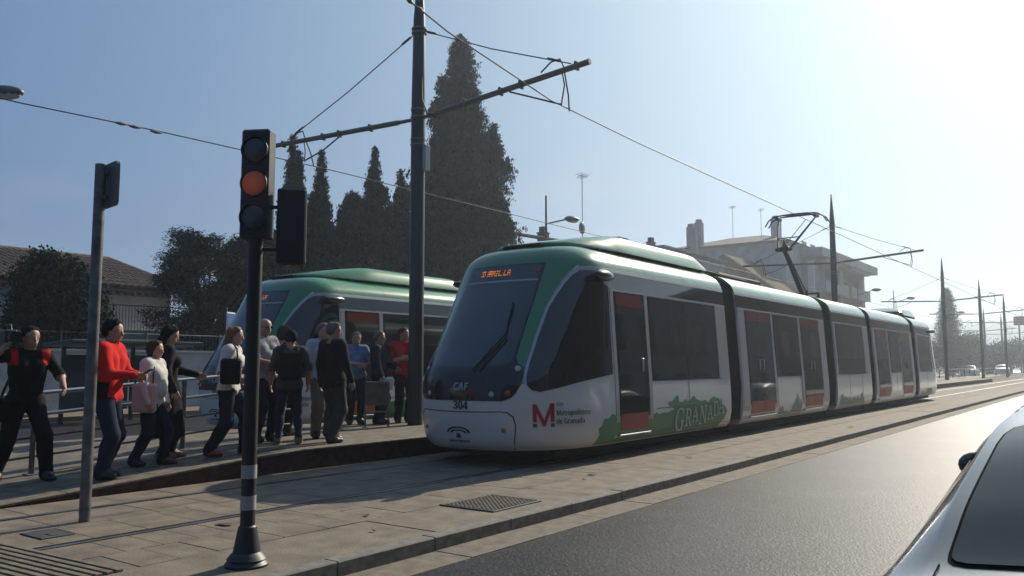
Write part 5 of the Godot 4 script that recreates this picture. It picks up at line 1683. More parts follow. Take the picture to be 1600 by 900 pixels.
func at_z(k: Array, z: float) -> float:
	for i in CZ.size() - 1:
		if z <= CZ[i + 1]:
			var t: float = clampf((z - CZ[i]) / (CZ[i + 1] - CZ[i]), 0, 1)
			var a: float = k[maxi(i - 1, 0)]
			var b: float = k[i]
			var c: float = k[i + 1]
			var d: float = k[mini(i + 2, k.size() - 1)]
			return lerpf(lerpf(b, c, t), cubic_interpolate(b, c, a, d, t), 0.7)
	return k[-1]
# q from 0 at the sill to 1 at the belt, 2 at the roof edge, 3 on the centre line
func car_skin(s: float, z: float, q: float) -> Vector3:
	var w := at_z(CWX, z)
	var bx := at_z(CBX, z)
	var by := at_z(CBY, z)
	var ex := at_z(CEX, z)
	var ey := at_z(CEDGE, z)
	var tp := at_z(CTOP, z)
	if q <= 1.0:
		var pts := [Vector2(w - 0.10, 0.20), Vector2(w - 0.012, 0.30), Vector2(w, minf(0.55, by - 0.1)), Vector2(w - 0.008, by - 0.10), Vector2(bx, by)]
		var f := q * 4.0
		var i := mini(int(f), 3)
		var t := f - i
		var v: Vector2 = pts[i].cubic_interpolate(pts[i + 1], pts[maxi(i - 1, 0)], pts[mini(i + 2, 4)], t)
		return Vector3(s * v.x, v.y, -z)
	if q <= 2.0:
		var t := q - 1.0
		var v := Vector2(bx, by).lerp(Vector2(ex, ey), t)
		v.x += 0.018 * sin(t * PI)
		return Vector3(s * v.x, v.y, -z)
	var t := q - 2.0
	return Vector3(s * ex * (1.0 - t), lerpf(ey, tp, sin(t * PI / 2)), -z)
func car_n(s: float, z: float, q: float) -> Vector3:
	var e := 0.02
	var du := car_skin(s, z + e, q) - car_skin(s, z - e, q)
	var dv := car_skin(s, z, minf(q + e, 3.0)) - car_skin(s, z, maxf(q - e, 0.0))
	var n := du.cross(dv) * s
	return n.normalized()
func car_patch(s: float, poly: Array, off: float, dz := 0.08, dq := 0.12) -> Geo:
	var g := Geo.new()
	var p := PackedVector2Array()
	for q in poly: p.push_back(Vector2(q[0], q[1]))
	var lo := p[0]
	var hi := p[0]
	for q in p:
		lo = Vector2(minf(lo.x, q.x), minf(lo.y, q.y)); hi = Vector2(maxf(hi.x, q.x), maxf(hi.y, q.y))
	var na := int(ceil((hi.x - lo.x) / dz))
	var ny := int(ceil((hi.y - lo.y) / dq))
	for i in na:
		for j in ny:
			var a0 := lerpf(lo.x, hi.x, float(i) / na)
			var a1 := lerpf(lo.x, hi.x, float(i + 1) / na)
			var y0 := lerpf(lo.y, hi.y, float(j) / ny)
			var y1 := lerpf(lo.y, hi.y, float(j + 1) / ny)
			for r in Geometry2D.intersect_polygons(PackedVector2Array([Vector2(a0, y0), Vector2(a1, y0), Vector2(a1, y1), Vector2(a0, y1)]), p):
				var ids := Geometry2D.triangulate_polygon(r)
				for k in range(0, ids.size(), 3):
					var w := []
					var nn := []
					for m in 3:
						var v: Vector2 = r[ids[k + m]]
						var n := car_n(s, v.x, v.y)
						w.push_back(car_skin(s, v.x, v.y) + n * off); nn.push_back(n)
					g.tris(w[0], w[1], w[2], nn[0], nn[1], nn[2])
	return g
func make_car(label: String, paint: Material, at: Vector3, turn: float, group := "cars parked along the kerb") -> Node3D:
	var t := thing("parked_car", label, "car", at, turn, group)
	var g := Geo.new()
	for s in [1.0, -1.0]:
		var rows := []
		for i in 75:
			var z := 4.46 * i / 74.0
			var line := PackedVector3Array()
			for j in 46: line.push_back(car_skin(s, z, j / 15.0))
			rows.push_back(line)
		g.grid(rows, false, s > 0)
		for e in [0, 74]:
			for j in 45:
				var a: Vector3 = rows[e][j]
				var b: Vector3 = rows[e][j + 1]
				g.quad(a, b, Vector3(0, b.y, b.z), Vector3(0, a.y, a.z))
	var body := part("body", g, paint, t)
	g = Geo.new()
	g.span(-0.74, 0.74, 0.17, 0.32, -0.1, -4.36)
	part("underbody", g, M.under, t)
	for s in [1.0, -1.0]:
		var q0 := 2.18
		part("rear_window_seal", car_patch(s, [[0.93, 3.0], [0.93, 2.12], [0.938, 2.075], [0.955, 2.055], [0.985, 2.05], [1.56, 2.05], [1.65, 2.06], [1.71, 2.09], [1.735, 2.16], [1.76, 3.0]], 0.003, 0.05, 0.08), M.seal, t)
		part("rear_window", car_patch(s, [[0.942, 3.0], [0.942, 2.12], [0.95, 2.085], [0.965, 2.068], [0.99, 2.063], [1.56, 2.063], [1.645, 2.074], [1.70, 2.10], [1.722, 2.165], [1.748, 3.0]], 0.006, 0.05, 0.08), M.car_glass, t)
		part("windscreen", car_patch(s, [[2.86, 3.0], [2.90, 2.14], [3.42, 2.12], [3.62, 3.0]], 0.005), M.car_glass, t)
		part("side_window", car_patch(s, [[1.30, 1.16], [2.02, 1.10], [2.02, 1.90], [1.72, 1.86]], 0.005), M.car_glass, t)
		part("side_window", car_patch(s, [[2.08, 1.10], [3.12, 1.10], [2.86, 1.88], [2.08, 1.90]], 0.005), M.car_glass, t)
		# shut lines and lamps
		part("boot_seam", car_patch(s, [[0.10, 2.02], [0.94, 2.03], [0.94, 2.036], [0.10, 2.027]], 0.002), M.seal, t)
		part("door_seam", car_patch(s, [[2.045, 0.10], [2.06, 0.10], [2.06, 1.06], [2.045, 1.06]], 0.002), M.seal, t)
		part("door_handle", car_patch(s, [[1.86, 0.84], [2.02, 0.84], [2.02, 0.88], [1.86, 0.88]], 0.015), paint, t)
		part("rear_lamp", car_patch(s, [[0.06, 0.62], [0.30, 0.70], [0.36, 0.92], [0.10, 0.95]], 0.004), M.lamp_red, t)
		part("headlamp", car_patch(s, [[4.08, 0.62], [4.36, 0.58], [4.34, 0.86], [4.02, 0.92]], 0.004), M.lamp_clear, t)
		# mirror
		g = Geo.new()
		g.ball(Vector3(s * 0.915, 0.975, -3.40), Vector3(0.085, 0.068, 0.05), 16)
		g.tube([Vector3(s * 0.80, 0.94, -3.42), Vector3(s * 0.88, 0.955, -3.40)], 0.025, 8)
		var mr := part("door_mirror", g, M.black_gloss, t)
		g = Geo.new()
		g.ball(Vector3(s * 0.915, 0.975, -3.368), Vector3(0.070, 0.052, 0.022), 12)
		part("mirror_glass", g, M.car_glass, mr)
		for z in [0.82, 3.62]:
			g = Geo.new()
			var x := Transform3D(Basis(Vector3.BACK, -PI / 2 * s), Vector3(s * 0.68, 0.315, -z))
			g.lathe([Vector2(0.0, 0.0), Vector2(0.30, 0.0), Vector2(0.315, 0.03), Vector2(0.315, 0.17), Vector2(0.295, 0.202), Vector2(0.21, 0.205)], 24, x)
			var wh := part("wheel", g, M.rubber, t)
			g = Geo.new()
			g.lathe([Vector2(0.21, 0.204), Vector2(0.19, 0.19), Vector2(0.06, 0.195), Vector2(0.0, 0.20)], 20, x)
			part("rim", g, M.steel, wh)
	return t
func car_paint(c: Color) -> StandardMaterial3D:
	var m := mat(c, 0.32, 0.55)
	m.clearcoat_enabled = true; m.clearcoat = 1.0; m.clearcoat_roughness = 0.05
	return m
func make_cars() -> void:
	M.seal = mat(Color(0.012, 0.012, 0.012), 0.95, 0.0, 0.1)
	M.car_glass = mat(Color(0.010, 0.012, 0.014), 0.05, 0.0, 0.5)
	var silver := car_paint(Color(0.13, 0.133, 0.14))
	var first := make_car("silver saloon car with dark rear window parked on the road", silver, Vector3(0.28, -0.10, -1.42), 0.0)
	first.scale.y = 0.97
	for q in [[-7.4, "dark grey", Color(0.05, 0.05, 0.055)], [-13.2, "white", Color(0.62, 0.62, 0.60)], [-19.0, "dark blue", Color(0.02, 0.03, 0.07)], [-25.0, "silver grey", Color(0.30, 0.30, 0.31)], [-31.2, "white", Color(0.6, 0.6, 0.6)]]:
		make_car_copy(first, "%s saloon parked ahead of the silver car at %s" % [q[1], "the kerb" ], car_paint(q[2]), Vector3(0.45, -0.10, q[0]), 0.0)
	for q in [[-18.2, -72.0, 0.2, "white saloon parked across the far road behind the distant platform", Color(0.62, 0.62, 0.6)], [-18.6, -80.0, 0.0, "dark saloon parked on the far road behind the distant platform", Color(0.03, 0.03, 0.035)], [-15.8, -116.0, 0.0, "pale saloon parked beyond the last near catenary pole", Color(0.6, 0.6, 0.6)], [-12.9, -124.0, 0.1, "white saloon on the avenue before the distant trees", Color(0.6, 0.6, 0.58)]]:
		make_car_copy(first, q[3], car_paint(q[4]), Vector3(q[0], -0.10 if q[0] < -15.4 else 0.0, q[1]), q[2])
func make_car_copy(o: Node3D, label: String, paint: Material, at: Vector3, turn: float) -> void:
	var c := copy(o, label, at, turn, "cars parked along the kerb")
	for m in c.get_children():
		if m is MeshInstance3D and (String(m.name).begins_with("body") or String(m.name).begins_with("door_handle")): m.material_override = paint

# ------------------------------------------------------------------ trees
func leaf_clump(leaves: int, size: float, slim: float, spread: float, up: float) -> ArrayMesh:
	var g := Geo.new()
	for i in leaves:
		var d := Vector3(rng.randfn(), rng.randfn() + up, rng.randfn()).normalized()
		var c := Vector3(rng.randfn(), rng.randfn(), rng.randfn()) * spread * 0.5
		var x := d.cross(Vector3(rng.randfn(), rng.randfn(), rng.randfn())).normalized()
		var l := size * rng.randf_range(0.6, 1.2)
		var w := l * slim
		var a := c - d * l * 0.5
		var b := c + d * l * 0.5
		g.tri(a, c + x * w, b); g.tri(a, b, c - x * w)
	return g.mesh(null)
func crown(parent: Node, mesh: ArrayMesh, m: Material, base: Color, places: Array) -> void:
	var src := mesh.surface_get_arrays(0)
	var mv: PackedVector3Array = src[Mesh.ARRAY_VERTEX]
	var mn: PackedVector3Array = src[Mesh.ARRAY_NORMAL]
	var cs := PackedColorArray()
	cs.resize(mv.size())
	var g := Geo.new()
	g.painted = true
	for p in places:
		var b := Basis.from_euler(Vector3(rng.randf_range(-0.4, 0.4), rng.randf() * TAU, rng.randf_range(-0.4, 0.4)))
		g.v.append_array(Transform3D(b.scaled(Vector3.ONE * p[1]), p[0]) * mv)
		g.n.append_array(Transform3D(b, Vector3.ZERO) * mn)
		cs.fill(Color(base.r * rng.randf_range(0.9, 1.2), base.g, base.b * rng.randf_range(0.8, 1.15)))
		g.c.append_array(cs)
	part("crown", g, m, parent)
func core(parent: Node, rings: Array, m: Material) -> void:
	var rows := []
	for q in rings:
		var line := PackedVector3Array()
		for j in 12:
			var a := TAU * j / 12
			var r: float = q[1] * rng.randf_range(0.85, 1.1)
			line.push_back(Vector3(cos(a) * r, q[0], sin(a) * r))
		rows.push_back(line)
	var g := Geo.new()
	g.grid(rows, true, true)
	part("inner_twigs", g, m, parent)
func trunk(parent: Node, pts: Array, radii: Array, limbs: Array) -> void:
	var g := Geo.new()
	g.tube(pts, radii, 9)
	for l in limbs: g.tube(l[0], l[1], 6)
	part("trunk", g, M.bark, parent)
# spire: profile [[height share, radius share], ...]
func cypress(label: String, at: Vector3, h: float, r: float, prof: Array, count: int, shaggy: float, spurs := 0) -> void:
	var t := thing("cypress_tree", label, "tree", at, 0.0, "cypress trees behind the far tram")
	trunk(t, [Vector3.ZERO, Vector3(0.03, h * 0.5, 0), Vector3(0, h * 0.9, 0)], [r * 0.13, r * 0.09, 0.02], [])
	var rings := []
	var at_h := func(f: float) -> float:
		for i in prof.size() - 1:
			if f <= prof[i + 1][0]: return lerpf(prof[i][1], prof[i + 1][1], (f - prof[i][0]) / (prof[i + 1][0] - prof[i][0]))
		return 0.0
	for i in 14:
		var f := 0.05 + 0.9 * i / 13.0
		rings.push_back([f * h, maxf(at_h.call(f) * r * 0.72, 0.02)])
	core(t, rings, M.twigs)
	var f := FastNoiseLite.new()
	f.seed = int(absf(at.z * 13)); f.frequency = 0.35
	var places := []
	while places.size() < count:
		var y := rng.randf()
		var w: float = at_h.call(y)
		if rng.randf() > w + 0.12: continue
		var a := rng.randf() * TAU
		var lump := 1.0 + shaggy * f.get_noise_3d(cos(a) * r * 2.2, y * h * 1.5, sin(a) * r * 2.2)
		var rr: float = w * r * lump * sqrt(rng.randf_range(0.5, 1.1))
		places.push_back([Vector3(cos(a) * rr, y * h, sin(a) * rr), rng.randf_range(0.7, 1.3) * lerpf(0.5, 1.0, clampf(w * 1.5, 0, 1))])
	if spurs > 0:
		for k in spurs:
			var y := rng.randf_range(0.36, 0.80)
			var a := rng.randf() * TAU
			var rr: float = at_h.call(y) * r * rng.randf_range(0.9, 1.12)
			var tall := rng.randf_range(0.5, 1.0) * clampf(r, 0.7, 1.9)
			for i in 70:
				var q := rng.randf()
				var sp := (1.0 - q) * 0.14 * clampf(r, 0.8, 2.3)
				places.push_back([Vector3(cos(a) * (rr + q * 0.14 * r) + rng.randfn() * sp, y * h + q * tall, sin(a) * (rr + q * 0.14 * r) + rng.randfn() * sp), rng.randf_range(0.6, 1.1)])
	crown(t, M.clump_cypress, M.leaf_cypress, M.leaf_cypress_c, places)
func lobed_tree(label: String, at: Vector3, lobes: Array, h: float, mesh: Mesh, leaf: String, per: float, group: String, scl := 1.0) -> void:
	var t := thing("tree", label, "tree", at, 0.0, group)
	var limbs := []
	var fork := Vector3(0, h * 0.35, 0)
	for l in lobes: limbs.push_back([[fork, fork.lerp(l[0], 0.5) + Vector3(0, 0.2, 0), l[0]], [0.09 * scl, 0.05 * scl, 0.015]])
	trunk(t, [Vector3.ZERO, fork, fork + Vector3(0, h * 0.2, 0)], [0.2 * scl, 0.15 * scl, 0.08 * scl], limbs)
	var places := []
	for l in lobes:
		var n := int(per * l[1].x * l[1].y * l[1].z)
		for i in n:
			var d := Vector3(rng.randfn(), rng.randfn(), rng.randfn()).normalized() * pow(rng.randf(), 0.4) * rng.randf_range(0.75, 1.12)
			places.push_back([l[0] + d * l[1], rng.randf_range(0.7, 1.3) * scl])
	crown(t, mesh, M[leaf], M[leaf + "_c"], places)

func make_trees() -> void:
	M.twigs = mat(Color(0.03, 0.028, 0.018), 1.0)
	M.clump_cypress = leaf_clump(16, 0.21, 0.2, 0.2, 2.6)
	var clump_oak := leaf_clump(22, 0.105, 0.38, 0.34, 0.0)
	var clump_cedar := leaf_clump(18, 0.19, 0.16, 0.34, 0.1)
	var spire := [[0.0, 0.55], [0.06, 0.8], [0.25, 1.0], [0.5, 0.8], [0.75, 0.48], [0.9, 0.22], [1.0, 0.02]]
	# the great cypress and the lesser ones left of it
	cypress("tallest broad dark cypress, ragged on its right side, behind the catenary pole", Vector3(-27.0, 0, -32.2), 18.4, 2.45, [[0.0, 0.95], [0.1, 1.0], [0.3, 1.02], [0.48, 0.95], [0.58, 0.76], [0.66, 0.62], [0.74, 0.38], [0.82, 0.32], [0.93, 0.24], [0.98, 0.15], [1.0, 0.03]], 9500, 1.1, 46)
	cypress("slender pointed cypress rising from a broad dark base beside the tallest one", Vector3(-27.0, 0, -26.2), 11.2, 0.78, spire, 2300, 0.45, 16)
	cypress("blunt lower cypress crowding against the slender pointed one", Vector3(-27.3, 0, -25.2), 9.0, 1.2, [[0.0, 0.9], [0.2, 1.0], [0.5, 0.95], [0.75, 0.7], [0.9, 0.45], [1.0, 0.1]], 2600, 0.6, 14)
	cypress("narrow cypress half hidden by the tall catenary pole", Vector3(-27.0, 0, -27.9), 10.5, 0.8, spire, 2300, 0.45, 16)
	cypress("thin solitary cypress above the cab of the far tram", Vector3(-27.0, 0, -23.1), 10.4, 0.62, spire, 2000, 0.3, 10)
	cypress("cypress with twin tips seen beside the traffic light housing", Vector3(-27.0, 0, -21.6), 10.7, 0.58, spire, 2000, 0.3, 10)
	cypress("thinner cypress pressed against the twin tipped one", Vector3(-27.6, 0, -22.4), 10.3, 0.52, spire, 1700, 0.3, 8)
	# dark round tree at the house, feathery trees in the middle
	var hold := "garden trees behind the far wall"
	lobed_tree("round dense dark evergreen tree before the tiled house", Vector3(-25.6, 0, -11.9), [[Vector3(0, 2.9, 0), Vector3(1.1, 1.2, 1.2)], [Vector3(0.1, 3.75, 0.35), Vector3(0.75, 0.8, 0.75)], [Vector3(0.1, 3.7, -0.25), Vector3(0.6, 0.6, 0.6)], [Vector3(0, 2.3, -0.75), Vector3(0.9, 0.8, 0.75)], [Vector3(0, 2.3, 0.7), Vector3(0.9, 0.8, 0.7)], [Vector3(0, 3.1, -0.8), Vector3(0.6, 0.5, 0.5)]], 4.5, clump_oak, "leaf_oak", 1300.0, hold)
	var fans := []
	for i in 44:
		var y := rng.randf_range(1.9, 6.1)
		var w := 2.5 * (1.0 - absf(y - 3.2) / 4.0)
		fans.push_back([Vector3(rng.randf_range(-1, 1), y, rng.randf_range(-w, w)), Vector3(0.55, 0.10, 0.62)])
	lobed_tree("feathery tree with flat layered branches right of the house roof", Vector3(-26.5, 0, -17.6), fans, 6.0, clump_cedar, "leaf_cedar", 1500.0, hold, 0.8)
	fans = []
	for i in 34:
		var y := rng.randf_range(1.9, 6.1)
		var w := 3.0 * (1.0 - absf(y - 3.0) / 4.4)
		fans.push_back([Vector3(rng.randf_range(-1.2, 1.2), y, rng.randf_range(-w, w)), Vector3(0.9, 0.3, 0.9)])
	lobed_tree("dark layered tree filling the gap behind the traffic light", Vector3(-27.5, 0, -20.3), fans, 6.2, clump_cedar, "leaf_cedar", 1000.0, hold)
	fans = []
	for i in 30:
		var y := rng.randf_range(1.4, 5.2)
		fans.push_back([Vector3(rng.randf_range(-1.2, 1.2), y, rng.randf_range(-3.4, 3.4)), Vector3(0.9, 0.5, 0.9)])
	lobed_tree("broad dark shrubby tree at the foot of the cypresses", Vector3(-25.8, 0, -24.8), fans, 5.0, clump_oak, "leaf_oak", 420.0, hold)
	# far trees at the end of the avenue
	var t := thing("fir_tree", "pointed fir tree with spreading branches at the end of the avenue", "tree", Vector3(-18.0, 0, -118.0))
	trunk(t, [Vector3.ZERO, Vector3(0, 5, 0), Vector3(0, 10.6, 0)], [0.25, 0.15, 0.03], [])
	var places := []
	for k in 26:
		var y := 1.5 + k * 0.36
		var r := (11.0 - y) * 0.36
		for i in 60:
			var a := rng.randf() * TAU
			var rr := r * sqrt(rng.randf()) * (0.75 + 0.35 * sin(a * 5 + k * 2.0))
			places.push_back([Vector3(cos(a) * rr, y - rr * 0.22 + rng.randf_range(-0.1, 0.1), sin(a) * rr), rng.randf_range(1.0, 1.7)])
	crown(t, clump_cedar, M.leaf_fir, M.leaf_fir_c, places)
	var names := ["rounded", "broad", "low", "loose", "dense", "tall", "small", "pale", "dark", "bushy"]
	for i in 13:
		var x: float = [-24.0, -22.0, -20.5, -22.5, -19.0, -24.5, -17.5, -16.0, -14.6, -21.0, -26.0, -13.5, -12.0][i]
		var z: float = [-96, -104, -112, -122, -126, -114, -134, -140, -150, -142, -128, -162, -172][i]
		var h := rng.randf_range(3.6, 6.0)
		var lobes := []
		for k in 5: lobes.push_back([Vector3(rng.randf_range(-1.6, 1.6), h * rng.randf_range(0.4, 0.8), rng.randf_range(-1.6, 1.6)), Vector3(1.6, h * 0.25, 1.6)])
		lobed_tree("distant rounded broadleaf tree lining the end of the avenue", Vector3(x, 0, z), lobes, h, clump_oak, "leaf_light" if i % 3 == 0 else "leaf_cedar", 26.0, "trees at the end of the avenue", 2.2)

# ------------------------------------------------------------------ buildings, walls, shelter
func tiled_slope(g: Geo, a: Vector3, b: Vector3, c: Vector3, d: Vector3, pitch: float) -> void:
	# eave a..b, ridge d..c; rows of barrel tiles running up the slope
	var n := maxi(2, int((b - a).length() / pitch))
	var up := (b - a).cross(d - a).normalized()
	if up.y < 0: up = -up
	var courses := maxi(3, int((d - a).length() / 0.4))
	for i in n:
		var f0 := float(i) / n
		var f1 := float(i + 1) / n
		var rows := []
		for k in courses + 1:
			var h := float(k) / courses
			for edge in ([0, 1] if k > 0 and k < courses else [0]):
				var lift := 0.025 if edge == 1 or k == 0 else 0.0
				var p0 := a.lerp(b, f0).lerp(d.lerp(c, f0), h)
				var p1 := a.lerp(b, f1).lerp(d.lerp(c, f1), h)
				var line := PackedVector3Array()
				for j in 5:
					var t := j / 4.0
					line.push_back(p0.lerp(p1, t) + up * (sin(t * PI) * pitch * 0.5 + lift))
				rows.push_back(line)
		g.grid(rows)
func gable_poly(w: float, h0: float, h1: float) -> PackedVector2Array:
	return PackedVector2Array([Vector2(-w / 2, 0), Vector2(w / 2, 0), Vector2(w / 2, h0), Vector2(0, h1), Vector2(-w / 2, h0)])
func window_on(parent: Node, x: Transform3D, w: float, h: float, frame: Material) -> void:
	# x: centre on the wall, z outward
	var g := Geo.new()
	for s in [-1, 1]:
		g.box(x * Vector3(s * w / 2, 0, 0.02), Vector3(0.07, h + 0.07, 0.10), x.basis)
		g.box(x * Vector3(0, s * h / 2, 0.02), Vector3(w - 0.07, 0.07, 0.10), x.basis)
	g.box(x * Vector3(0, 0, 0.01), Vector3(0.05, h - 0.07, 0.06), x.basis)
	g.box(x * Vector3(0, -h / 2 - 0.06, 0.06), Vector3(w + 0.2, 0.05, 0.2), x.basis)
	var f := part("window", g, frame, parent)
	for s in [-1, 1]:
		g = Geo.new()
		g.box(x * Vector3(s * w / 4, 0, 0.0), Vector3(w / 2 - 0.06, h - 0.06, 0.03), x.basis)
		part("pane", g, M.pane, f)
func chimney(parent: Node, at: Vector3, w: float, h: float, m: Material) -> void:
	var g := Geo.new()
	g.box(at + Vector3(0, h / 2, 0), Vector3(w, h, w), Basis.IDENTITY, 0.03)
	g.box(at + Vector3(0, h + 0.03, 0), Vector3(w + 0.08, 0.07, w + 0.08), Basis.IDENTITY, 0.02)
	g.box(at + Vector3(0, h + 0.24, 0), Vector3(w * 0.72, 0.36, w * 0.72), Basis.IDENTITY, 0.03)
	part("chimney", g, m, parent)
func aerial(parent: Node, at: Vector3, h: float, bars: int) -> void:
	var g := Geo.new()
	g.bar(at, at + Vector3(0, h, 0), 0.025, 5)
	for i in bars:
		var y := h - 0.08 - (i % 3) * 0.1
		var z := (i - bars * 0.5) * 0.13
		g.bar(at + Vector3(-0.32, y, z), at + Vector3(0.32, y + 0.05, z), 0.012, 4)
	g.bar(at + Vector3(0, h - 0.15, -bars * 0.07), at + Vector3(0, h - 0.15, bars * 0.07), 0.015, 4)
	part("aerial", g, M.wire, parent)

func make_left_side() -> void:
	# garden wall with mesh fence above, house behind
	var t := thing("garden_wall", "long grey rendered wall with a wire fence on top behind the shelter", "wall", Vector3(-24.6, 0.02, 0))
	var g := Geo.new()
	g.span(-0.12, 0.12, 0.0, 1.72, 6.0, -60.0)
	part("wall", g, M.wall_grey, t)
	g = Geo.new(); g.span(-0.16, 0.16, 1.72, 1.79, 6.0, -60.0); part("coping", g, M.plaster, t)
	g = Geo.new()
	g.bar(Vector3(0, 2.28, 6), Vector3(0, 2.28, -60), 0.022, 6)
	part("top_rail", g, M.galv, t)
	for i in 20:
		g = Geo.new(); g.bar(Vector3(0, 1.79, 4.0 - i * 2.6), Vector3(0, 2.36, 4.0 - i * 2.6), 0.03, 6)
		part("fence_post", g, M.galv, t)
	g = Geo.new()
	for i in 380: g.bar(Vector3(0, 1.80, 3.5 - i * 0.12), Vector3(0, 2.27, 3.5 - i * 0.12), 0.004, 3)
	var mesh_part := part("fence_wires", g, M.galv, t)
	mesh_part.set_meta("kind", "stuff")
	# house
	t = thing("tiled_house", "white house with brown barrel tile roof behind the dark round tree", "house", Vector3(-33.0, 0.0, -10.5))
	g = Geo.new(); g.span(-4.0, 1.6, 0, 4.30, 9.0, -8.6); part("wall", g, M.plaster, t)
	g = Geo.new()
	tiled_slope(g, Vector3(2.1, 4.28, 9.6), Vector3(2.1, 4.28, -9.2), Vector3(-1.2, 5.72, -7.4), Vector3(-1.2, 5.72, 9.6), 0.27)
	tiled_slope(g, Vector3(2.1, 4.28, -9.2), Vector3(-4.5, 4.28, -9.2), Vector3(-1.2, 5.72, -7.4), Vector3(-1.2, 5.72, -7.39), 0.27)
	tiled_slope(g, Vector3(-4.5, 4.28, -9.2), Vector3(-4.5, 4.28, 9.6), Vector3(-1.2, 5.72, 9.6), Vector3(-1.2, 5.72, -7.4), 0.27)
	var rf := part("roof", g, M.roof, t)
	g = Geo.new()
	g.tube([Vector3(-1.2, 5.76, 9.6), Vector3(-1.2, 5.76, -7.4)], 0.12, 8); g.tube([Vector3(-1.2, 5.76, -7.4), Vector3(2.1, 4.36, -9.2)], 0.11, 8)
	part("ridge_tiles", g, M.roof, rf)
	g = Geo.new()
	for i in 60: g.tube([Vector3(1.65, 4.12, 8.8 - i * 0.29), Vector3(2.02, 4.06, 8.8 - i * 0.29)], 0.08, 6)
	part("eave_tiles", g, M.coping, rf)
	for z in [6.0, 2.5, -1.5, -5.5]: window_on(t, xf(Vector3(1.61, 3.1, z), Basis(Vector3.UP, PI / 2)), 1.0, 1.2, M.shutter)
	g = Geo.new(); g.span(1.6, 4.0, 0, 2.60, -4.0, -8.6); part("terrace", g, M.plaster, t)
	g = Geo.new()
	g.bar(Vector3(3.95, 3.5, -4.0), Vector3(3.95, 3.5, -8.6), 0.025, 5)
	for i in 40: g.bar(Vector3(3.95, 2.6, -4.05 - i * 0.115), Vector3(3.95, 3.5, -4.05 - i * 0.115), 0.012, 4)
	part("terrace_railing", g, M.pole, t)
	# bus shelter
	t = thing("bus_shelter", "dark metal bus shelter with flat overhanging roof across the far road", "bus shelter", Vector3(-20.9, -0.10, -11.5))
	g = Geo.new()
	g.box(Vector3(0, 1.98, 0), Vector3(1.5, 0.09, 3.5), Basis(Vector3.BACK, 0.05), 0.02)
	g.box(Vector3(0, 2.04, 0.1), Vector3(1.1, 0.06, 2.3), Basis(Vector3.BACK, 0.05), 0.02)
	part("roof", g, M.pole, t)
	for z in [-1.35, -0.45, 0.55, 1.35]:
		g = Geo.new(); g.box(Vector3(-0.45, 0.97, z), Vector3(0.09, 1.94, 0.09), Basis.IDENTITY, 0.01)
		part("post", g, M.pole, t)
	for z in [-0.9, 0.05, 0.95]:
		g = Geo.new(); g.box(Vector3(-0.45, 1.0, z), Vector3(0.02, 1.4, 0.78)); part("back_panel", g, M.shelter_glass, t)
	g = Geo.new(); g.box(Vector3(-0.2, 0.48, 0.0), Vector3(0.34, 0.05, 1.8), Basis.IDENTITY, 0.01)
	for z in [-0.7, 0.7]: g.box(Vector3(-0.2, 0.23, z), Vector3(0.06, 0.46, 0.06))
	part("bench", g, M.pole, t)
	g = Geo.new(); g.box(Vector3(-0.2, 1.3, 0.55), Vector3(0.5, 0.55, 0.04), Basis.IDENTITY, 0.01)
	part("notice_board", g, M.plaster, t)
	# blue parking sign
	t = thing("blue_sign", "small blue square sign with white border beside the nose of the far tram", "road sign", Vector3(-16.4, -0.10, -11.35))
	g = Geo.new(); g.bar(Vector3(0, 0, 0), Vector3(0, 2.75, 0), 0.03); part("post", g, M.galv, t)
	g = Geo.new(); g.box(Vector3(0.035, 2.40, -0.1), Vector3(0.02, 0.48, 0.40), Basis(Vector3.UP, 0.5), 0.006); var pl := part("plate", g, M.white, t)
	g = Geo.new(); g.box(Vector3(0.044, 2.40, -0.1), Vector3(0.02, 0.42, 0.34), Basis(Vector3.UP, 0.5)); part("blue_field", g, M.blue_sign, pl)

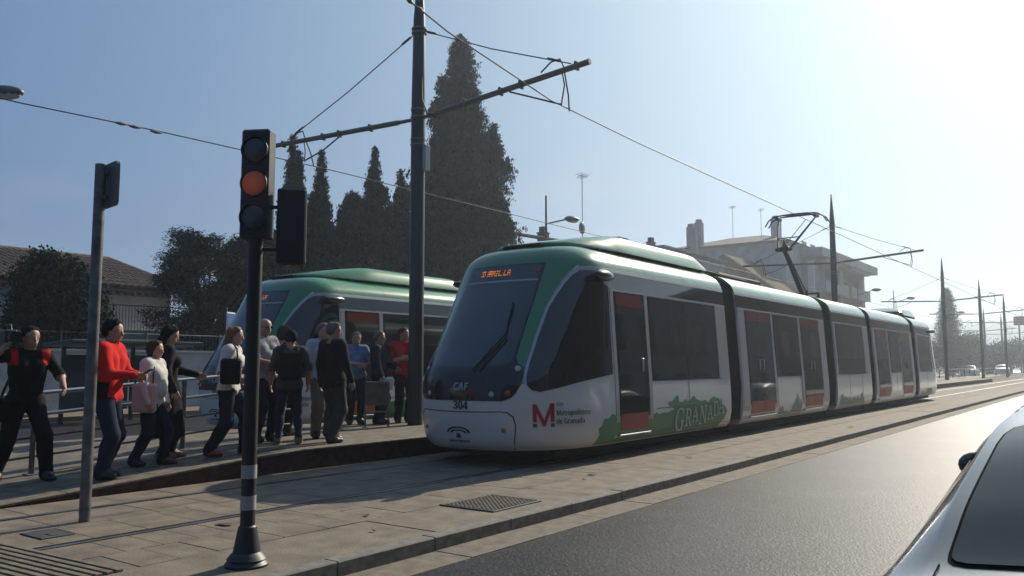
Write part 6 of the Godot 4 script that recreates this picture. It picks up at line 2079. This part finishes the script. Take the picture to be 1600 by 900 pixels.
func make_right_buildings() -> void:
	# row of low houses whose roofs show above the front tram
	var t := thing("low_house", "low house with a red tiled roof and brick chimneys above the front tram", "house", Vector3(-30, 0, -50))
	var g := Geo.new(); g.span(-5, 4, 0, 8.3, 9.0, -3.5); part("wall", g, M.plaster_warm, t)
	g = Geo.new()
	tiled_slope(g, Vector3(4.4, 8.3, 9.4), Vector3(4.4, 8.3, -3.9), Vector3(-0.5, 9.9, -3.9), Vector3(-0.5, 9.4, 9.4), 0.4)
	var rf := part("roof", g, M.roof, t)
	chimney(rf, Vector3(1.5, 8.9, 8.0), 0.55, 0.5, M.brick); chimney(rf, Vector3(0.4, 9.5, -3.0), 0.6, 0.6, M.brick)
	aerial(rf, Vector3(2.0, 8.9, 4.2), 4.9, 7)
	g = Geo.new(); g.ball(Vector3(2.0, 10.2, 4.25), Vector3(0.12, 0.42, 0.36), 10); part("satellite_dish", g, M.galv, rf)
	t = thing("flat_roofed_house", "plain house with a tall slim chimney behind the front tram's roof", "house", Vector3(-30, 0, -62))
	g = Geo.new(); g.span(-5, 3, 0, 10.0, 6.5, -5.0); part("wall", g, M.plaster_warm, t)
	chimney(t, Vector3(1.0, 10.0, 4.5), 0.55, 0.7, M.brick); chimney(t, Vector3(1.4, 10.0, -2.6), 0.55, 2.2, M.plaster_warm)
	g = Geo.new(); g.span(-5.2, 3.2, 10.0, 10.12, 6.7, -5.2); part("parapet", g, M.plaster_warm, t)
	# ochre gable
	t = thing("ochre_house", "ochre gabled house with a grey sloping roof beside the pantograph", "house", Vector3(-29.0, 0, -72.0))
	g = Geo.new(); g.prism(gable_poly(9.0, 7.9, 11.3), 7.0, xf(Vector3(0.0, 0, -7.0))); part("wall", g, M.ochre, t)
	g = Geo.new()
	tiled_slope(g, Vector3(4.9, 7.6, 0.2), Vector3(4.9, 7.6, -7.3), Vector3(0, 11.25, -7.3), Vector3(0, 11.25, 0.2), 0.4)
	tiled_slope(g, Vector3(-4.9, 7.6, -7.3), Vector3(-4.9, 7.6, 0.2), Vector3(0, 11.25, 0.2), Vector3(0, 11.25, -7.3), 0.4)
	part("roof", g, M.ochre, t)
	# white hip roofed building
	t = thing("white_building", "tall white building with a low hipped roof and twin chimneys", "building", Vector3(-32.5, 0, -84.0))
	g = Geo.new(); g.span(-5.5, 6.5, 0, 13.2, 4.0, -9.0); part("wall", g, M.plaster, t)
	g = Geo.new(); g.span(-5.7, 6.7, 13.2, 13.4, 4.2, -9.2); part("eave_band", g, M.plaster_warm, t)
	g = Geo.new()
	var e := [Vector3(-6.0, 13.4, 4.5), Vector3(7.0, 13.4, 4.5), Vector3(7.0, 13.4, -9.5), Vector3(-6.0, 13.4, -9.5)]
	var ra := Vector3(-1.5, 15.1, -2.5)
	var rb := Vector3(2.2, 15.1, -2.5)
	g.quad(e[0], e[1], rb, ra); g.tri(e[1], e[2], rb); g.quad(e[2], e[3], ra, rb); g.tri(e[3], e[0], ra)
	g.quad(e[3], e[2], e[1], e[0])
	rf = part("roof", g, M.roof_grey, t)
	chimney(rf, Vector3(-3.4, 13.3, 3.6), 0.75, 2.3, M.plaster_warm); chimney(rf, Vector3(-2.6, 13.3, 3.4), 0.75, 2.7, M.plaster_warm); chimney(rf, Vector3(4.4, 13.9, 0.2), 0.85, 2.2, M.plaster)
	aerial(rf, Vector3(0.2, 14.5, 1.2), 3.4, 5); aerial(rf, Vector3(3.0, 14.2, 0.6), 3.2, 4)
	for q in [[-2.0, 11.3], [0.6, 11.3], [-2.0, 8.2], [0.6, 8.2]]: window_on(t, xf(Vector3(q[0], q[1], 4.01)), 1.1, 1.3, M.shutter)
	# apartment block with balconies
	t = thing("apartment_block", "beige flat roofed apartment block with recessed balconies beside the catenary pole", "building", Vector3(-25.0, 0, -86.0))
	g = Geo.new()
	g.span(-11.0, -1.6, 0, 12.2, 1.0, -20.0)
	g.span(-1.6, 0.0, 0, 12.2, 1.0, -0.6)
	g.span(-1.6, 0.0, 0, 12.2, -9.2, -10.6)
	g.span(-1.6, 0.0, 0, 12.2, -18.8, -20.0)
	part("wall", g, M.plaster_warm, t)
	g = Geo.new(); g.span(-11.4, 1.2, 12.2, 13.1, 1.4, -21.6); part("roof_slab", g, M.plaster_warm, t)
	for f in 4:
		var y := 2.9 + f * 3.05
		for z in [[-0.6, -9.2], [-10.6, -18.8]]:
			g = Geo.new(); g.span(-1.6, 0.9, y - 0.2, y, z[0], z[1])
			var sl := part("balcony", g, M.plaster_warm, t)
			g = Geo.new(); g.span(0.78, 0.9, y, y + 0.95, z[0], z[1]); part("parapet", g, M.plaster_warm if f % 2 else M.shutter, sl)
			for k in 3:
				var zz := lerpf(z[0] - 1.3, z[1] + 1.3, k / 2.0)
				window_on(t, xf(Vector3(-1.59, y + 1.15, zz), Basis(Vector3.UP, PI / 2)), 1.3, 2.0, M.shutter)
	for q in [[-3.0, 10.3], [-6.5, 10.3], [-3.0, 7.2], [-6.5, 7.2]]: window_on(t, xf(Vector3(q[0], q[1], 1.01)), 1.1, 1.3, M.shutter)
	g = Geo.new(); g.span(-0.35, 0.25, 7.0, 11.8, 1.0, 1.25); part("service_shaft", g, M.white, t)
	# buildings over the road, outside the picture, whose dark fronts the tram windows mirror
	for b in [[34.0, 6.6, 14.0, 9.5, "tall ochre house across the pavement behind the silver car", M.ochre], [6.2, -9.0, 14.0, 6.6, "cream two storey house across the pavement from the silver car", M.plaster_warm], [-9.4, -30.0, 14.0, 8.4, "brown three storey house across the pavement further along the road", M.brick], [-30.4, -58.0, 14.0, 7.4, "long grey house across the pavement with a flat cornice", M.wall_grey], [-58.4, -96.0, 14.0, 11.5, "tall brown block across the pavement far along the road", M.brick], [-96.4, -150.0, 14.0, 14.0, "large ochre block across the pavement at the end of the row", M.ochre]]:
		t = thing("street_house", b[4], "house", Vector3(7.5, 0, 0), 0.0, "houses across the pavement")
		g = Geo.new(); g.span(0, 9, 0, b[3], b[0], b[1]); part("wall", g, b[5], t)
		g = Geo.new(); g.span(-0.35, 9.3, b[3], b[3] + 0.3, b[0] + 0.1, b[1] - 0.1); part("cornice", g, M.plaster, t)
		var n := int((b[0] - b[1]) / 3.2)
		for i in n:
			var z: float = b[0] - 1.6 - i * 3.2
			for y in [1.6, 4.5]: window_on(t, xf(Vector3(-0.01, y, z), Basis(Vector3.UP, -PI / 2)), 1.2, 1.7, M.shutter)

func make_distance() -> void:
	# low hill on the skyline
	var g := Geo.new()
	var rows := []
	var f := FastNoiseLite.new()
	f.seed = 8; f.frequency = 0.006
	for i in 7:
		var line := PackedVector3Array()
		for j in 60:
			var x := -420.0 + j * 12.0
			var h := (26.0 + 22.0 * f.get_noise_2d(x, 0)) * smoothstep(-420, -200, x) * sin(minf(i / 6.0, 1.0) * PI / 2)
			line.push_back(Vector3(x, -0.3 + h, -640.0 - i * 14.0))
		rows.push_back(line)
	g.grid(rows)
	struct("hills", g, M.hill)
	# rail and sign near the distant platform
	var t := thing("ramp_railing", "low sloping railing beside the parked cars at the distant platform", "railing", Vector3(-13.2, 0.0, -72.0))
	g = Geo.new()
	for i in 4:
		var p := Geo.new(); p.bar(Vector3(0, 0, -i * 2.2), Vector3(0, 1.55 - i * 0.22, -i * 2.2), 0.05, 6); part("post", p, M.pole, t)
	g.bar(Vector3(0, 1.55, 0), Vector3(0, 0.89, -6.6), 0.06, 6); part("top_bar", g, M.galv, t)
	t = thing("low_fence", "long low post and rail fence before the distant trees", "fence", Vector3(-15.0, 0.0, -92.0))
	for i in 12:
		var p := Geo.new(); p.bar(Vector3(0, -0.2, -i * 4.0), Vector3(0, 0.9, -i * 4.0), 0.06, 6); part("post", p, M.pole, t)
	g = Geo.new()
	for y in [0.5, 0.88]: g.bar(Vector3(0, y, 0), Vector3(0, y, -44.0), 0.035, 5)
	part("rails", g, M.pole, t)
	t = thing("roadside_board", "brownish red signboard on posts far down the avenue", "sign", Vector3(-12.0, 0.0, -152.0))
	g = Geo.new(); g.bar(Vector3(-1.2, 0, 0), Vector3(-1.2, 8.8, 0), 0.12, 8); g.bar(Vector3(1.4, 0, 0), Vector3(1.4, 8.8, 0), 0.12, 8); part("post", g, M.pole, t)
	g = Geo.new(); g.box(Vector3(0.3, 8.2, 0.15), Vector3(4.4, 1.4, 0.2), Basis.IDENTITY, 0.05); part("board", g, M.sign_red, t)
	var lm: Material = M.galv
	street_lamp("street lamp with pale hood whose arm enters above the far wire", Vector3(-20.0, -0.1, -7.2), 7.35, Vector3(0.35, 0.10, -0.25), lm)
	street_lamp("street lamp beside the rooftop aerial, above the front tram's roof", Vector3(-20.0, -0.1, -29.7), 7.9, Vector3(0.3, 0.12, -1.1), lm)
	for q in [[-19.0, -78.0], [-18.5, -90.0], [-18.0, -118.0]]: street_lamp("distant street lamp standing among the far catenary poles", Vector3(q[0], -0.1, q[1]), 8.0, Vector3(1.2, 0.15, 0.0), lm)

func _ready() -> void:
	rng.seed = 20170921
	make_view()
	make_materials()
	M.shelter_glass = mat(Color(0.05, 0.06, 0.08), 0.1)
	make_ground()
	make_left_side()
	make_right_buildings()
	make_distance()
	make_trees()
	make_overhead()
	make_trams()
	make_railing()
	make_platform_furniture()
	make_traffic_light()
	make_sign_post()
	make_cars()
	make_people()
	make_covers()
